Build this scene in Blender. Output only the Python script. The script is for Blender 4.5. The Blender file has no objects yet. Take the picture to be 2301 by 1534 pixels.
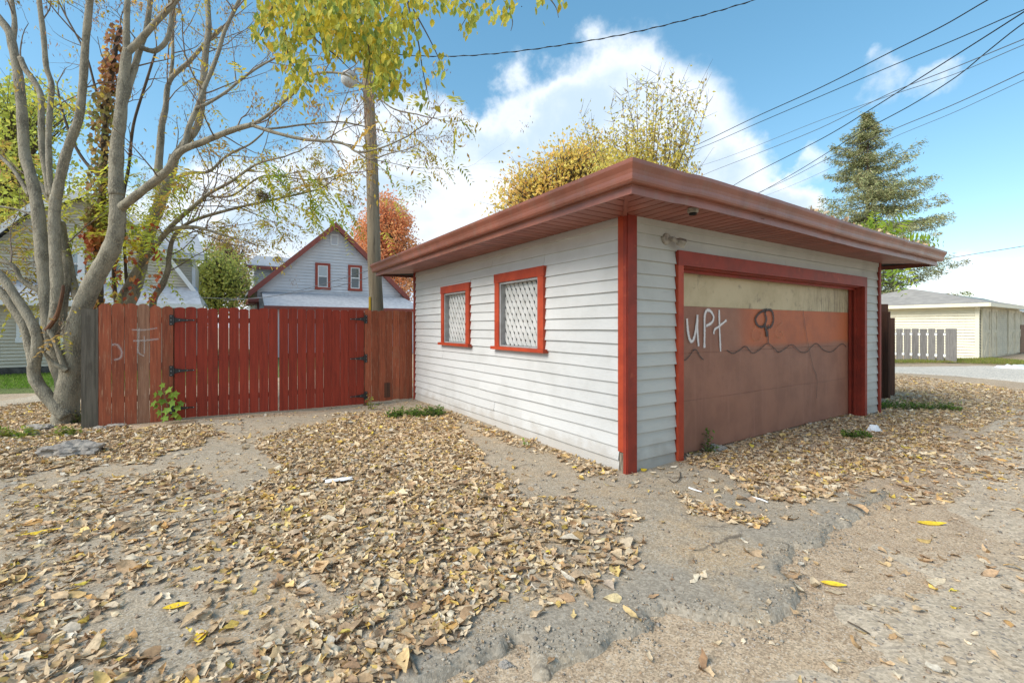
import bpy, math, random
import numpy as np
from mathutils import Vector, Matrix

random.seed(7); rng = np.random.default_rng(7)
scene = bpy.context.scene
col = scene.collection
F, HZ, CX, H = 1012.0, 734.0, 1150.5, 1.44      # focal length, horizon row, centre column of the photograph; eye height
R = math.radians

# ---------------------------------------------------------------- camera, sky, sun, exposure
cam = bpy.data.cameras.new('camera'); camo = bpy.data.objects.new('camera', cam); col.objects.link(camo)
camo.location = (0, 0, H); camo.rotation_euler = (R(90), 0, 0)
cam.sensor_width = 36; cam.lens = F / 2301 * 36; cam.shift_y = -33 / 2301
cam.clip_start = .05; cam.clip_end = 2000
scene.camera = camo
scene.view_settings.view_transform = 'Standard'; scene.view_settings.look = 'None'
scene.view_settings.gamma = 1; scene.view_settings.use_curve_mapping = False
scene.view_settings.exposure = 1.14
scene.render.engine = 'CYCLES'
scene.cycles.use_denoising = True
scene.cycles.max_bounces = 6; scene.cycles.diffuse_bounces = 4; scene.cycles.transparent_max_bounces = 12
try:
    scene.cycles.denoiser = 'OPENIMAGEDENOISE'
except Exception: pass
SUN_EL, SUN_AZ = 40, 240        # azimuth clockwise from +Y: the light comes from behind the left shoulder
sl = bpy.data.lights.new('sun', 'SUN'); sl.energy = 2.1; sl.angle = R(34); sl.color = (1, .93, .83)
so = bpy.data.objects.new('sun', sl); col.objects.link(so)
so.rotation_euler = (R(90 - SUN_EL), 0, R(180 - SUN_AZ)); so.location = (-20, -10, 30)

world = bpy.data.worlds.new('World'); scene.world = world; world.use_nodes = True
wn, wl = world.node_tree.nodes, world.node_tree.links
wn.clear()
def W(t, **k):
    n = wn.new(t)
    for a, b in k.items(): setattr(n, a, b)
    return n
def wmath(op, a, b=None, c=None, clamp=False):
    n = W('ShaderNodeMath', operation=op, use_clamp=clamp)
    for i, v in enumerate((a, b, c)):
        if v is None: continue
        if isinstance(v, (int, float)): n.inputs[i].default_value = v
        else: wl.new(v, n.inputs[i])
    return n.outputs[0]
def wrange(v, a, b, c=0., d=1., mode='SMOOTHSTEP'):
    n = W('ShaderNodeMapRange', interpolation_type=mode); wl.new(v, n.inputs[0])
    for i, x in enumerate((a, b, c, d)): n.inputs[1 + i].default_value = x
    return n.outputs[0]
tc = W('ShaderNodeTexCoord'); dirv = tc.outputs['Generated']
sky = W('ShaderNodeTexSky', sky_type='NISHITA', sun_disc=False, sun_elevation=R(SUN_EL), sun_rotation=R(SUN_AZ), air_density=1.0, dust_density=0.3, ozone_density=1.2, altitude=200)
hs = W('ShaderNodeHueSaturation'); hs.inputs['Saturation'].default_value = 1.30; hs.inputs['Hue'].default_value = .488
wl.new(sky.outputs[0], hs.inputs['Color'])
bgs = W('ShaderNodeBackground'); bgs.inputs['Strength'].default_value = .15; gmn = W('ShaderNodeGamma'); gmn.inputs['Gamma'].default_value = .72; wl.new(hs.outputs[0], gmn.inputs['Color']); wl.new(gmn.outputs[0], bgs.inputs['Color'])
def pdir(px, py):
    v = Vector(((px - CX) / F, 1, (HZ - py) / F)); v.normalize(); return v
blobs = [(1300, 330, .165), (1130, 420, .18), (1470, 345, .125), (1330, 470, .32), (930, 430, .19), (1590, 470, .14), (1730, 510, .10), (700, 620, .26), (350, 690, .22), (0, 720, .2), (1000, 600, .28),
         (2165, 655, .048), (2240, 660, .042), (2120, 700, .05), (1960, 185, .055), (2070, 200, .045), (-500, 700, .2), (1840, 385, .05), (2600, 720, .09)]
acc = None
warp = W('ShaderNodeTexNoise'); warp.inputs['Scale'].default_value = 4.5; warp.inputs['Detail'].default_value = 6; warp.inputs['Roughness'].default_value = .6
wl.new(dirv, warp.inputs['Vector'])
wo = W('ShaderNodeVectorMath', operation='MULTIPLY_ADD'); wl.new(warp.outputs['Color'], wo.inputs[0]); wo.inputs[1].default_value = (.22,) * 3; wo.inputs[2].default_value = (-.11,) * 3
wa = W('ShaderNodeVectorMath', operation='ADD'); wl.new(dirv, wa.inputs[0]); wl.new(wo.outputs[0], wa.inputs[1])
wnrm = W('ShaderNodeVectorMath', operation='NORMALIZE'); wl.new(wa.outputs[0], wnrm.inputs[0])
for (bx, by, br) in blobs:
    d = W('ShaderNodeVectorMath', operation='DOT_PRODUCT'); wl.new(wnrm.outputs[0], d.inputs[0]); d.inputs[1].default_value = pdir(bx, by)
    amp = .44 if by < 210 or br < .06 else 1.0
    m = wrange(d.outputs['Value'], math.cos(br * 1.15), math.cos(br * .55), 0, amp, 'LINEAR')
    acc = m if acc is None else wmath('MAXIMUM', acc, m)
n1 = W('ShaderNodeTexNoise'); n1.inputs['Scale'].default_value = 9; n1.inputs['Detail'].default_value = 9; n1.inputs['Roughness'].default_value = .58
wl.new(dirv, n1.inputs['Vector'])
n2 = W('ShaderNodeTexNoise'); n2.inputs['Scale'].default_value = 1.7; n2.inputs['Detail'].default_value = 5; n2.inputs['Roughness'].default_value = .55
wl.new(dirv, n2.inputs['Vector'])
sep = W('ShaderNodeSeparateXYZ'); wl.new(dirv, sep.inputs[0])
# scattered cloud all round, mostly behind the camera's back
back = wrange(sep.outputs['Y'], .35, -.1, 0, 1)
gen = wmath('MULTIPLY', wrange(n2.outputs['Fac'], .46, .60, 0, 1), back)
dens = wmath('MAXIMUM', acc, gen)
dens = wmath('ADD', dens, wmath('MULTIPLY', wmath('SUBTRACT', n1.outputs['Fac'], .5), 1.1))
mask = wrange(dens, .28, .72)
# the foot of the sky is milky
mask = wmath('MAXIMUM', mask, wrange(sep.outputs['Z'], .08, -.02, 0, .3))
n3 = W('ShaderNodeTexNoise'); n3.inputs['Scale'].default_value = 3.2; n3.inputs['Detail'].default_value = 6; n3.inputs['Roughness'].default_value = .5
mp = W('ShaderNodeMapping'); mp.inputs['Scale'].default_value = (1, 1, 2.2); mp.inputs['Location'].default_value = (3.1, 1.7, .4); wl.new(dirv, mp.inputs[0]); wl.new(mp.outputs[0], n3.inputs['Vector'])
shade = wrange(n3.outputs['Fac'], .42, .62)
cm = W('ShaderNodeMix', data_type='RGBA'); wl.new(shade, cm.inputs[0])
cm.inputs[6].default_value = (.50, .63, .76, 1); cm.inputs[7].default_value = (.80, .85, .91, 1)
# rims of a cloud, where it thins, catch the light
rim = wrange(dens, .45, 1.05, 1, 0)
cm2 = W('ShaderNodeMix', data_type='RGBA'); wl.new(rim, cm2.inputs[0]); wl.new(cm.outputs[2], cm2.inputs[6]); cm2.inputs[7].default_value = (.84, .88, .93, 1)
bgc = W('ShaderNodeBackground'); bgc.inputs['Strength'].default_value = .62; wl.new(cm2.outputs[2], bgc.inputs['Color'])
mx = W('ShaderNodeMixShader'); wl.new(mask, mx.inputs[0]); wl.new(bgs.outputs[0], mx.inputs[1]); wl.new(bgc.outputs[0], mx.inputs[2])
wout = W('ShaderNodeOutputWorld'); wl.new(mx.outputs[0], wout.inputs[0])

# ---------------------------------------------------------------- helpers
def P(px, py, Y):
    return Vector(((px - CX) / F * Y, Y, H + (HZ - py) / F * Y))
def gp(px, py, z=0.):
    Y = (H - z) * F / (py - HZ)
    return ((px - CX) / F * Y, Y)
U = Vector((.8387, .5446, 0)); V = Vector((-.5446, .8387, 0))
A0 = Vector((1.13, 4.42, 0))
GL, GW = 6.27, 5.77
def G(s, t, z): return A0 + U * s + V * t + Vector((0, 0, z))

WLOC = {}
def tag(o, label=None, cat=None, group=None, kind=None):
    for k, v in (('label', label), ('category', cat), ('group', group), ('kind', kind)):
        if v: o[k] = v
    return o
def thing(name, label, cat, loc, group=None):
    o = bpy.data.objects.new(name, None); col.objects.link(o); o.location = loc; o.empty_display_size = .1
    WLOC[o.name] = Vector(loc); return tag(o, label, cat, group)
class MB:
    def __init__(s): s.v = []; s.f = []; s.c = None
    def quad(s, a, b, c, d):
        n = len(s.v); s.v += [tuple(a), tuple(b), tuple(c), tuple(d)]; s.f.append((n, n+1, n+2, n+3))
    def poly(s, pts):
        n = len(s.v); s.v += [tuple(p) for p in pts]; s.f.append(tuple(range(n, n + len(pts))))
    def hexa(s, c8):     # bottom four, top four, same turning sense
        n = len(s.v); s.v += [tuple(p) for p in c8]
        for f in ((3,2,1,0),(4,5,6,7),(0,1,5,4),(1,2,6,5),(2,3,7,6),(3,0,4,7)): s.f.append(tuple(n+i for i in f))
    def boxf(s, fr, s0, s1, t0, t1, z0, z1):
        s.hexa([fr(s0,t0,z0),fr(s1,t0,z0),fr(s1,t1,z0),fr(s0,t1,z0),fr(s0,t0,z1),fr(s1,t0,z1),fr(s1,t1,z1),fr(s0,t1,z1)])
    def prism(s, a, b):  # two matching outlines
        n = len(s.v); k = len(a); s.v += [tuple(p) for p in a] + [tuple(p) for p in b]
        s.f.append(tuple(n+i for i in reversed(range(k)))); s.f.append(tuple(n+k+i for i in range(k)))
        for i in range(k): j = (i+1) % k; s.f.append((n+i, n+j, n+k+j, n+k+i))
    def tube(s, pts, rad, k=8, cap=True):
        pts = [Vector(p) for p in pts]; n0 = len(s.v); m = len(pts)
        ref = Vector((.31, .2, .93)).normalized()
        for i, p in enumerate(pts):
            d = (pts[min(i+1, m-1)] - pts[max(i-1, 0)])
            if d.length < 1e-9: d = Vector((0,0,1))
            d.normalize()
            a = d.cross(ref)
            if a.length < .05: a = d.cross(Vector((1,0,0)))
            a.normalize(); b = d.cross(a)
            r = rad[i] if hasattr(rad, '__len__') else rad
            for j in range(k):
                t = 2*math.pi*j/k; s.v.append(tuple(p + a*(r*math.cos(t)) + b*(r*math.sin(t))))
        for i in range(m-1):
            for j in range(k):
                q = (j+1) % k; s.f.append((n0+i*k+j, n0+i*k+q, n0+(i+1)*k+q, n0+(i+1)*k+j))
        if cap: s.f.append(tuple(n0+j for j in reversed(range(k)))); s.f.append(tuple(n0+(m-1)*k+j for j in range(k)))
def finish(me, m, smooth):
    if m:
        for x in (m if isinstance(m, (list, tuple)) else [m]): me.materials.append(x)
    if smooth: me.polygons.foreach_set('use_smooth', [True]*len(me.polygons))
def obj(name, mb, m, parent=None, smooth=False, label=None, kind=None):
    if parent is None and mb.v and kind != 'structure':
        a = np.array(mb.v); off = Vector(((a[:,0].min()+a[:,0].max())/2, (a[:,1].min()+a[:,1].max())/2, a[:,2].min()))
    else:
        off = WLOC.get(parent.name, Vector((0,0,0))) if parent else Vector((0,0,0))
    me = bpy.data.meshes.new(name)
    me.from_pydata([(x-off.x, y-off.y, z-off.z) for x,y,z in mb.v], [], mb.f)
    finish(me, m, smooth)
    if mb.c is not None:
        at = me.color_attributes.new('tint', 'FLOAT_COLOR', 'POINT'); at.data.foreach_set('color', np.asarray(mb.c, dtype=np.float32).ravel())
    me.update()
    o = bpy.data.objects.new(name, me); col.objects.link(o)
    if parent: o.parent = parent; WLOC[o.name] = off
    else: o.location = off; WLOC[o.name] = off
    return tag(o, label, None, None, kind)
def npmesh(name, verts, faces, m, parent=None, tint=None, smooth=False, kind=None, off=None, uv=None):
    """verts (n,3), faces (m,k) all of one size"""
    if off is None: off = WLOC.get(parent.name, Vector((0,0,0))) if parent else Vector((0,0,0))
    me = bpy.data.meshes.new(name); n = len(verts); mf, k = faces.shape
    me.vertices.add(n); me.vertices.foreach_set('co', (verts - np.array(off)).astype(np.float32).ravel())
    me.loops.add(mf*k); me.loops.foreach_set('vertex_index', faces.astype(np.int32).ravel())
    me.polygons.add(mf); me.polygons.foreach_set('loop_start', np.arange(0, mf*k, k, dtype=np.int32)); me.polygons.foreach_set('loop_total', np.full(mf, k, dtype=np.int32))
    me.update(calc_edges=True); finish(me, m, smooth)
    if tint is not None:
        at = me.color_attributes.new('tint', 'FLOAT_COLOR', 'POINT'); at.data.foreach_set('color', np.asarray(tint, dtype=np.float32).ravel())
    o = bpy.data.objects.new(name, me); col.objects.link(o)
    if parent: o.parent = parent
    else: o.location = off
    WLOC[o.name] = Vector(off)
    return tag(o, None, None, None, kind)

# value noise
_lat = rng.random((256, 256))
def vn(x, y, seed=0):
    x = np.asarray(x, float) + seed*17.3 + 1000; y = np.asarray(y, float) + seed*9.1 + 1000
    xi = np.floor(x).astype(int); yi = np.floor(y).astype(int); fx = x-xi; fy = y-yi
    fx = fx*fx*(3-2*fx); fy = fy*fy*(3-2*fy)
    g = lambda a, b: _lat[a % 256, b % 256]
    return (g(xi,yi)*(1-fx)+g(xi+1,yi)*fx)*(1-fy) + (g(xi,yi+1)*(1-fx)+g(xi+1,yi+1)*fx)*fy
def fbm(x, y, o=4, seed=0):
    s = 0; a = .5; t = 0
    for i in range(o): s = s + a*vn(np.asarray(x)*2**i, np.asarray(y)*2**i, seed+i); t += a; a *= .5
    return s/t
def inpoly(x, y, poly):
    ins = np.zeros(np.shape(x), bool); n = len(poly)
    for i in range(n):
        x1, y1 = poly[i]; x2, y2 = poly[(i+1) % n]
        c = ((y1 > y) != (y2 > y)) & (x < (x2-x1)*(y-y1)/((y2-y1) if y2 != y1 else 1e-9) + x1)
        ins ^= c
    return ins
def pdist(x, y, poly):
    d = np.full(np.shape(x), 1e9); n = len(poly)
    for i in range(n):
        x1, y1 = poly[i]; x2, y2 = poly[(i+1) % n]; dx, dy = x2-x1, y2-y1
        t = np.clip(((x-x1)*dx + (y-y1)*dy)/(dx*dx+dy*dy+1e-12), 0, 1)
        d = np.minimum(d, np.hypot(x-x1-t*dx, y-y1-t*dy))
    return np.where(inpoly(x, y, poly), d, -d)

# ---------------------------------------------------------------- materials
def newmat(name):
    m = bpy.data.materials.new(name); m.use_nodes = True
    return m, m.node_tree.nodes, m.node_tree.links, m.node_tree.nodes['Principled BSDF']
def lin(c): return tuple((x/12.92 if x <= .04045 else ((x+.055)/1.055)**2.4) for x in c) + (1,)
def node(ns, t, **k):
    n = ns.new(t)
    for a, b in k.items(): setattr(n, a, b)
    return n
def coords(ns, ls, scale=(1,1,1), kind='Object'):
    t = ns.new('ShaderNodeTexCoord'); m = ns.new('ShaderNodeMapping'); m.inputs['Scale'].default_value = scale; ls.new(t.outputs[kind], m.inputs[0]); return m.outputs[0]
def noise(ns, ls, vec, scale, detail=4, rough=.55):
    n = ns.new('ShaderNodeTexNoise'); n.inputs['Scale'].default_value = scale; n.inputs['Detail'].default_value = detail; n.inputs['Roughness'].default_value = rough
    ls.new(vec, n.inputs['Vector']); return n.outputs['Fac']
def mrange(ns, ls, v, a, b, c=0., d=1.):
    n = ns.new('ShaderNodeMapRange'); n.interpolation_type = 'SMOOTHSTEP'; ls.new(v, n.inputs[0])
    for i, x in enumerate((a, b, c, d)): n.inputs[1+i].default_value = x
    return n.outputs[0]
def mixc(ns, ls, fac, a, b, blend='MIX'):
    n = ns.new('ShaderNodeMix'); n.data_type = 'RGBA'; n.blend_type = blend
    for i, v in ((0, fac), (6, a), (7, b)):
        if hasattr(v, 'links') or hasattr(v, 'node'): ls.new(v, n.inputs[i])
        else: n.inputs[i].default_value = v
    return n.outputs[2]
def bump(ns, ls, p, h, strength, dist=.01, prev=None):
    b = ns.new('ShaderNodeBump'); b.inputs['Strength'].default_value = strength; b.inputs['Distance'].default_value = dist; ls.new(h, b.inputs['Height'])
    if prev: ls.new(prev, b.inputs['Normal'])
    ls.new(b.outputs[0], p.inputs['Normal']); return b.outputs[0]
def mat(name, c1, c2=None, scale=3., rough=.7, bs=None, bstr=.3, stretch=(1,1,1), lo=.35, hi=.65, c3=None, s3=20., l3=.6, h3=.7, vary=0., spec=.3, bd=.004):
    """two colours by noise, a third as sparse specks or wear, fine relief; vary = brightness change from one object to the next"""
    m, ns, ls, p = newmat(name)
    v = coords(ns, ls, stretch)
    c = mixc(ns, ls, mrange(ns, ls, noise(ns, ls, v, scale, 6), lo, hi), c1, c2 or c1)
    if c3: c = mixc(ns, ls, mrange(ns, ls, noise(ns, ls, v, s3, 5, .6), l3, h3), c, c3)
    if vary:
        oi = ns.new('ShaderNodeObjectInfo'); hsv = ns.new('ShaderNodeHueSaturation'); ls.new(c, hsv.inputs['Color'])
        ls.new(mrange(ns, ls, oi.outputs['Random'], 0, 1, 1-vary, 1+vary), hsv.inputs['Value']); c = hsv.outputs[0]
    ls.new(c, p.inputs['Base Color']); p.inputs['Roughness'].default_value = rough
    p.inputs['Specular IOR Level'].default_value = spec
    if bs: bump(ns, ls, p, noise(ns, ls, v, bs, 5), bstr, bd)
    return m
M = {}
# painted boards
def board_mat(name, base, dark, stain, vary=.1, wear=None):
    m, ns, ls, p = newmat(name)
    oi = ns.new('ShaderNodeObjectInfo'); t = ns.new('ShaderNodeTexCoord')
    add = ns.new('ShaderNodeVectorMath'); add.operation = 'ADD'; ls.new(t.outputs['Object'], add.inputs[0])
    sc = ns.new('ShaderNodeVectorMath'); sc.operation = 'SCALE'; sc.inputs[0].default_value = (7, 13, 3); ls.new(oi.outputs['Random'], sc.inputs['Scale']); ls.new(sc.outputs[0], add.inputs[1])
    mp = ns.new('ShaderNodeMapping'); mp.inputs['Scale'].default_value = (14, 14, .9); ls.new(add.outputs[0], mp.inputs[0])
    grain = noise(ns, ls, mp.outputs[0], 2.2, 8, .65)
    big = noise(ns, ls, add.outputs[0], 2.6, 5)
    c = mixc(ns, ls, mrange(ns, ls, grain, .35, .7), base, dark)
    c = mixc(ns, ls, mrange(ns, ls, big, .56, .74, 0, .6), c, stain)
    # knots
    mk = ns.new('ShaderNodeMapping'); mk.inputs['Scale'].default_value = (5.5, 5.5, 2.2); ls.new(add.outputs[0], mk.inputs[0])
    vo = ns.new('ShaderNodeTexVoronoi'); vo.inputs['Scale'].default_value = 1; ls.new(mk.outputs[0], vo.inputs['Vector'])
    c = mixc(ns, ls, mrange(ns, ls, vo.outputs['Distance'], .16, .09, 0, .6), c, dark)
    if wear: c = mixc(ns, ls, mrange(ns, ls, noise(ns, ls, mp.outputs[0], 5, 8, .7), .56, .66, 0, .8), c, wear)
    hsv = ns.new('ShaderNodeHueSaturation'); ls.new(c, hsv.inputs['Color']); ls.new(mrange(ns, ls, oi.outputs['Random'], 0, 1, 1-vary, 1+vary), hsv.inputs['Value'])
    ls.new(hsv.outputs[0], p.inputs['Base Color']); p.inputs['Roughness'].default_value = .72; p.inputs['Specular IOR Level'].default_value = .25
    bump(ns, ls, p, grain, .5, .004)
    return m
M['gate_red'] = board_mat('gate_red_paint', (.31,.044,.024,1), (.21,.032,.019,1), (.25,.038,.022,1), .08)
M['old_red'] = board_mat('old_red_paint', (.35,.095,.046,1), (.21,.060,.032,1), (.27,.11,.060,1), .18, wear=(.42,.22,.13,1))
M['worn_brown'] = board_mat('worn_brown_wood', (.33,.17,.105,1), (.21,.10,.06,1), (.29,.12,.07,1), .14, wear=(.38,.25,.17,1))
M['grey_wood'] = board_mat('weathered_grey_wood', (.15,.132,.105,1), (.08,.07,.055,1), (.11,.11,.075,1), .1)
M['rail_wood'] = board_mat('rail_wood', (.26,.16,.10,1), (.15,.09,.06,1), (.18,.1,.06,1), .1)
M['grey_board'] = board_mat('silver_grey_board', (.22,.208,.195,1), (.14,.133,.127,1), (.17,.165,.155,1), .1)
M['dark_brown'] = board_mat('dark_brown_wood', (.10,.045,.028,1), (.05,.025,.018,1), (.07,.04,.02,1), .15)

def siding_mat(name, base, dirt, amount=.5, low=None):
    m, ns, ls, p = newmat(name); v = coords(ns, ls); geo = ns.new('ShaderNodeNewGeometry')
    oi = ns.new('ShaderNodeObjectInfo')
    w = geo.outputs['Position']
    c = mixc(ns, ls, mrange(ns, ls, noise(ns, ls, w, 1.6, 6, .6), .45, .75, 0, amount), base, dirt)
    mp = ns.new('ShaderNodeMapping'); mp.inputs['Scale'].default_value = (1.5, 1.5, 14); ls.new(w, mp.inputs[0])
    c = mixc(ns, ls, mrange(ns, ls, noise(ns, ls, mp.outputs[0], 3, 7, .65), .56, .74, 0, amount*.7), c, dirt)
    # chips where the paint has flaked
    c = mixc(ns, ls, mrange(ns, ls, noise(ns, ls, w, 26, 4, .6), .735, .77, 0, .7), c, (.17,.15,.13,1))
    if low:
        sx = ns.new('ShaderNodeSeparateXYZ'); ls.new(w, sx.inputs[0]); nn = noise(ns, ls, w, 5, 5)
        ma = ns.new('ShaderNodeMath'); ma.operation = 'MULTIPLY_ADD'; ls.new(nn, ma.inputs[0]); ma.inputs[1].default_value = -.5; ls.new(sx.outputs['Z'], ma.inputs[2])
        c = mixc(ns, ls, mrange(ns, ls, ma.outputs[0], .02, -.22, 0, .55), c, low)
    hsv = ns.new('ShaderNodeHueSaturation'); ls.new(c, hsv.inputs['Color']); ls.new(mrange(ns, ls, oi.outputs['Random'], 0, 1, .965, 1.02), hsv.inputs['Value'])
    ls.new(hsv.outputs[0], p.inputs['Base Color']); p.inputs['Roughness'].default_value = .55; p.inputs['Specular IOR Level'].default_value = .3
    b1 = bump(ns, ls, p, noise(ns, ls, w, 9, 4), .25, .01)
    bump(ns, ls, p, noise(ns, ls, mp.outputs[0], 12, 6), .25, .003, b1)
    return m
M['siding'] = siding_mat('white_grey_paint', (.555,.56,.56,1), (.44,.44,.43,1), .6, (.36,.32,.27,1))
M['siding_shaded'] = siding_mat('white_grey_paint_shaded', (.47,.475,.44,1), (.36,.36,.33,1), .7, (.30,.27,.23,1))  # same paint as the side wall, with the front's shade put into its colour
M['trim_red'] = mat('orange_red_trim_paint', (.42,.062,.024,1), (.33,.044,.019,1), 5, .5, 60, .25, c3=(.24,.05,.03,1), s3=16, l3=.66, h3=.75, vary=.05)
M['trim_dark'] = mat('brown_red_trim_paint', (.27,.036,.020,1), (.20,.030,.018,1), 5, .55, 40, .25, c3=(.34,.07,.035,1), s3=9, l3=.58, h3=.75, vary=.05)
M['gutter'] = mat('faded_red_aluminium', (.27,.092,.060,1), (.20,.070,.047,1), 1.2, .38, 18, .25, (2.2,2.2,1), c3=(.22,.12,.09,1), s3=3.5, l3=.50, h3=.85, spec=.6)
M['soffit'] = mat('brown_red_soffit', (.31,.11,.08,1), (.25,.088,.065,1), 3, .45, 30, .15, vary=.10, spec=.5)
M['dark'] = mat('dark_void', (.012,.011,.010,1), rough=.9)
M['lattice'] = mat('white_plastic', (.56,.565,.56,1), (.46,.465,.455,1), 6, .4, 40, .1, c3=(.45,.44,.40,1), s3=9, l3=.6, h3=.8)
M['grey_trim'] = mat('grey_reveal_paint', (.36,.365,.37,1), (.28,.28,.28,1), 8, .6, 50, .2)
M['rotten'] = mat('rotten_wood', (.32,.27,.21,1), (.09,.07,.05,1), 9, .9, 25, 1, (6,6,.8), bd=.01)
def door_mat():
    m, ns, ls, p = newmat('painted_door_sheet')
    t = ns.new('ShaderNodeTexCoord'); geo = ns.new('ShaderNodeNewGeometry'); w = geo.outputs['Position']
    at = ns.new('ShaderNodeAttribute'); at.attribute_name = 'band'; at.attribute_type = 'GEOMETRY'
    # attribute: x = metres along the door, y = height
    sx = ns.new('ShaderNodeSeparateXYZ'); ls.new(at.outputs['Vector'], sx.inputs[0])
    nz = noise(ns, ls, w, 2.5, 6, .6); nf = noise(ns, ls, w, 40, 4)
    red = mixc(ns, ls, mrange(ns, ls, nz, .35, .65), (.315,.140,.085,1), (.25,.108,.066,1))
    mp = ns.new('ShaderNodeMapping'); mp.inputs['Scale'].default_value = (7, 7, .6); ls.new(w, mp.inputs[0])
    red = mixc(ns, ls, mrange(ns, ls, noise(ns, ls, mp.outputs[0], 2, 6), .5, .75, 0, .35), red, (.38,.18,.125,1))
    orange = mixc(ns, ls, mrange(ns, ls, nz, .4, .7), (.46,.125,.045,1), (.36,.10,.042,1))
    def madd(a, k, b):
        n = ns.new('ShaderNodeMath'); n.operation = 'MULTIPLY_ADD'; ls.new(a, n.inputs[0]); n.inputs[1].default_value = k
        if isinstance(b, float): n.inputs[2].default_value = b
        else: ls.new(b, n.inputs[2])
        return n.outputs[0]
    xx = madd(nz, .5, sx.outputs['X']); yy = madd(nz, .12, sx.outputs['Y'])
    def mul(a, b):
        n = ns.new('ShaderNodeMath'); n.operation = 'MULTIPLY'; ls.new(a, n.inputs[0]); ls.new(b, n.inputs[1]); return n.outputs[0]
    om = mul(mrange(ns, ls, xx, 2.35, 2.85), mrange(ns, ls, yy, 1.20, 1.30))
    c = mixc(ns, ls, om, red, orange)
    cream = mixc(ns, ls, mrange(ns, ls, nz, .35, .7), (.54,.45,.28,1), (.44,.36,.21,1))
    cream = mixc(ns, ls, mrange(ns, ls, noise(ns, ls, w, 5.5, 7, .7), .54, .72, 0, .7), cream, (.16,.12,.085,1))
    grime = mul(mrange(ns, ls, xx, 3.6, 5.6, 0, .8), mrange(ns, ls, noise(ns, ls, mp.outputs[0], 5, 8, .75), .42, .62))
    cream = mixc(ns, ls, grime, cream, (.13,.09,.06,1))
    c = mixc(ns, ls, mrange(ns, ls, sx.outputs['Y'], 1.676, 1.681), c, cream)
    c = mixc(ns, ls, mrange(ns, ls, nf, .62, .8, 0, .25), c, (.12,.07,.05,1))
    ls.new(c, p.inputs['Base Color']); p.inputs['Roughness'].default_value = .6
    b1 = bump(ns, ls, p, noise(ns, ls, w, 3, 3), .3, .02); bump(ns, ls, p, nf, .15, .003, b1)
    return m
M['door'] = door_mat()
def spray_mat(name, c, soft=.55, op=1.):
    m, ns, ls, p = newmat(name)
    at = ns.new('ShaderNodeAttribute'); at.attribute_name = 'tint'; geo = ns.new('ShaderNodeNewGeometry')
    n = noise(ns, ls, geo.outputs['Position'], 55, 4, .7)
    ma = ns.new('ShaderNodeMath'); ma.operation = 'MULTIPLY_ADD'; ls.new(n, ma.inputs[0]); ma.inputs[1].default_value = .6; ls.new(at.outputs['Fac'], ma.inputs[2])
    ls.new(mrange(ns, ls, ma.outputs[0], .35, .35+soft, 0, op), p.inputs['Alpha'])
    p.inputs['Base Color'].default_value = c; p.inputs['Roughness'].default_value = .6
    return m
M['spray_white'] = spray_mat('white_spray_paint', (.72,.68,.66,1))
M['spray_faint'] = spray_mat('faint_white_spray', (.62,.56,.54,1), .9, .55)
M['spray_black'] = spray_mat('dark_spray_paint', (.035,.025,.025,1), .6, .95)
M['spray_orange'] = spray_mat('orange_spray', (.55,.22,.08,1), .9, .4)
M['iron'] = mat('black_iron', (.012,.012,.013,1), (.02,.02,.022,1), 20, .45, 60, .2, spec=.5)
M['steel'] = mat('zinc_screw', (.45,.45,.44,1), rough=.35)
M['bark'] = mat('smooth_grey_bark', (.30,.272,.21,1), (.155,.138,.105,1), 5, .9, 30, 1, (1.6,1.6,.8), c3=(.36,.325,.24,1), s3=42, l3=.45, h3=.7, bd=.02)
M['bark_dark'] = mat('brown_bark', (.12,.09,.065,1), (.07,.055,.04,1), 5, .9, 20, .8, (1,1,.4), bd=.015)
M['twig'] = mat('twig_bark', (.24,.19,.15,1), (.16,.12,.09,1), 12, .9)
M['snag'] = mat('broken_brown_wood', (.17,.08,.04,1), (.08,.04,.025,1), 8, .8, 30, .8, (1,1,.3), bd=.01)
M['pole'] = mat('weathered_pole_wood', (.30,.245,.17,1), (.20,.16,.11,1), 5, .85, 8, .9, (3,3,.25), c3=(.11,.09,.065,1), s3=9, l3=.56, h3=.68, bd=.012)
M['galv'] = mat('galvanised_metal', (.38,.38,.37,1), (.28,.28,.27,1), 10, .45, spec=.6)
M['fixture'] = mat('dirty_white_fixture', (.38,.35,.30,1), (.20,.18,.15,1), 14, .5, 40, .3, c3=(.14,.12,.1,1), s3=18, l3=.55, h3=.7)
M['cable'] = mat('black_cable', (.018,.018,.02,1), rough=.6)
M['cable_grey'] = mat('grey_cable', (.11,.12,.14,1), rough=.6)
M['yellow'] = mat('yellow_marker', (.65,.42,.03,1), rough=.5)
M['shingle_house'] = mat('light_grey_shingles', (.38,.40,.43,1), (.29,.31,.34,1), 6, .85, 30, .5, (1,1,1), vary=.07)
M['shingle_garage'] = mat('brown_grey_shingles', (.22,.205,.185,1), (.16,.15,.135,1), 5, .9, 30, .5)
M['shingle_cream'] = mat('warm_grey_shingles', (.38,.355,.32,1), (.30,.28,.255,1), 3, .9, 30, .5)
M['teal_roof'] = mat('teal_roofing', (.17,.25,.26,1), (.14,.21,.22,1), 3, .8)
M['blue_grey_siding'] = mat('blue_grey_siding', (.62,.63,.66,1), (.55,.565,.60,1), 1.5, .6)
M['cream_siding'] = mat('cream_siding', (.56,.52,.42,1), (.48,.45,.37,1), 1.2, .6)
M['pale_cream'] = mat('pale_cream_siding', (.80,.76,.60,1), (.74,.70,.56,1), 1.2, .55)
M['white_trim'] = mat('white_trim', (.74,.75,.75,1), (.66,.67,.67,1), 5, .5)
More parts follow.
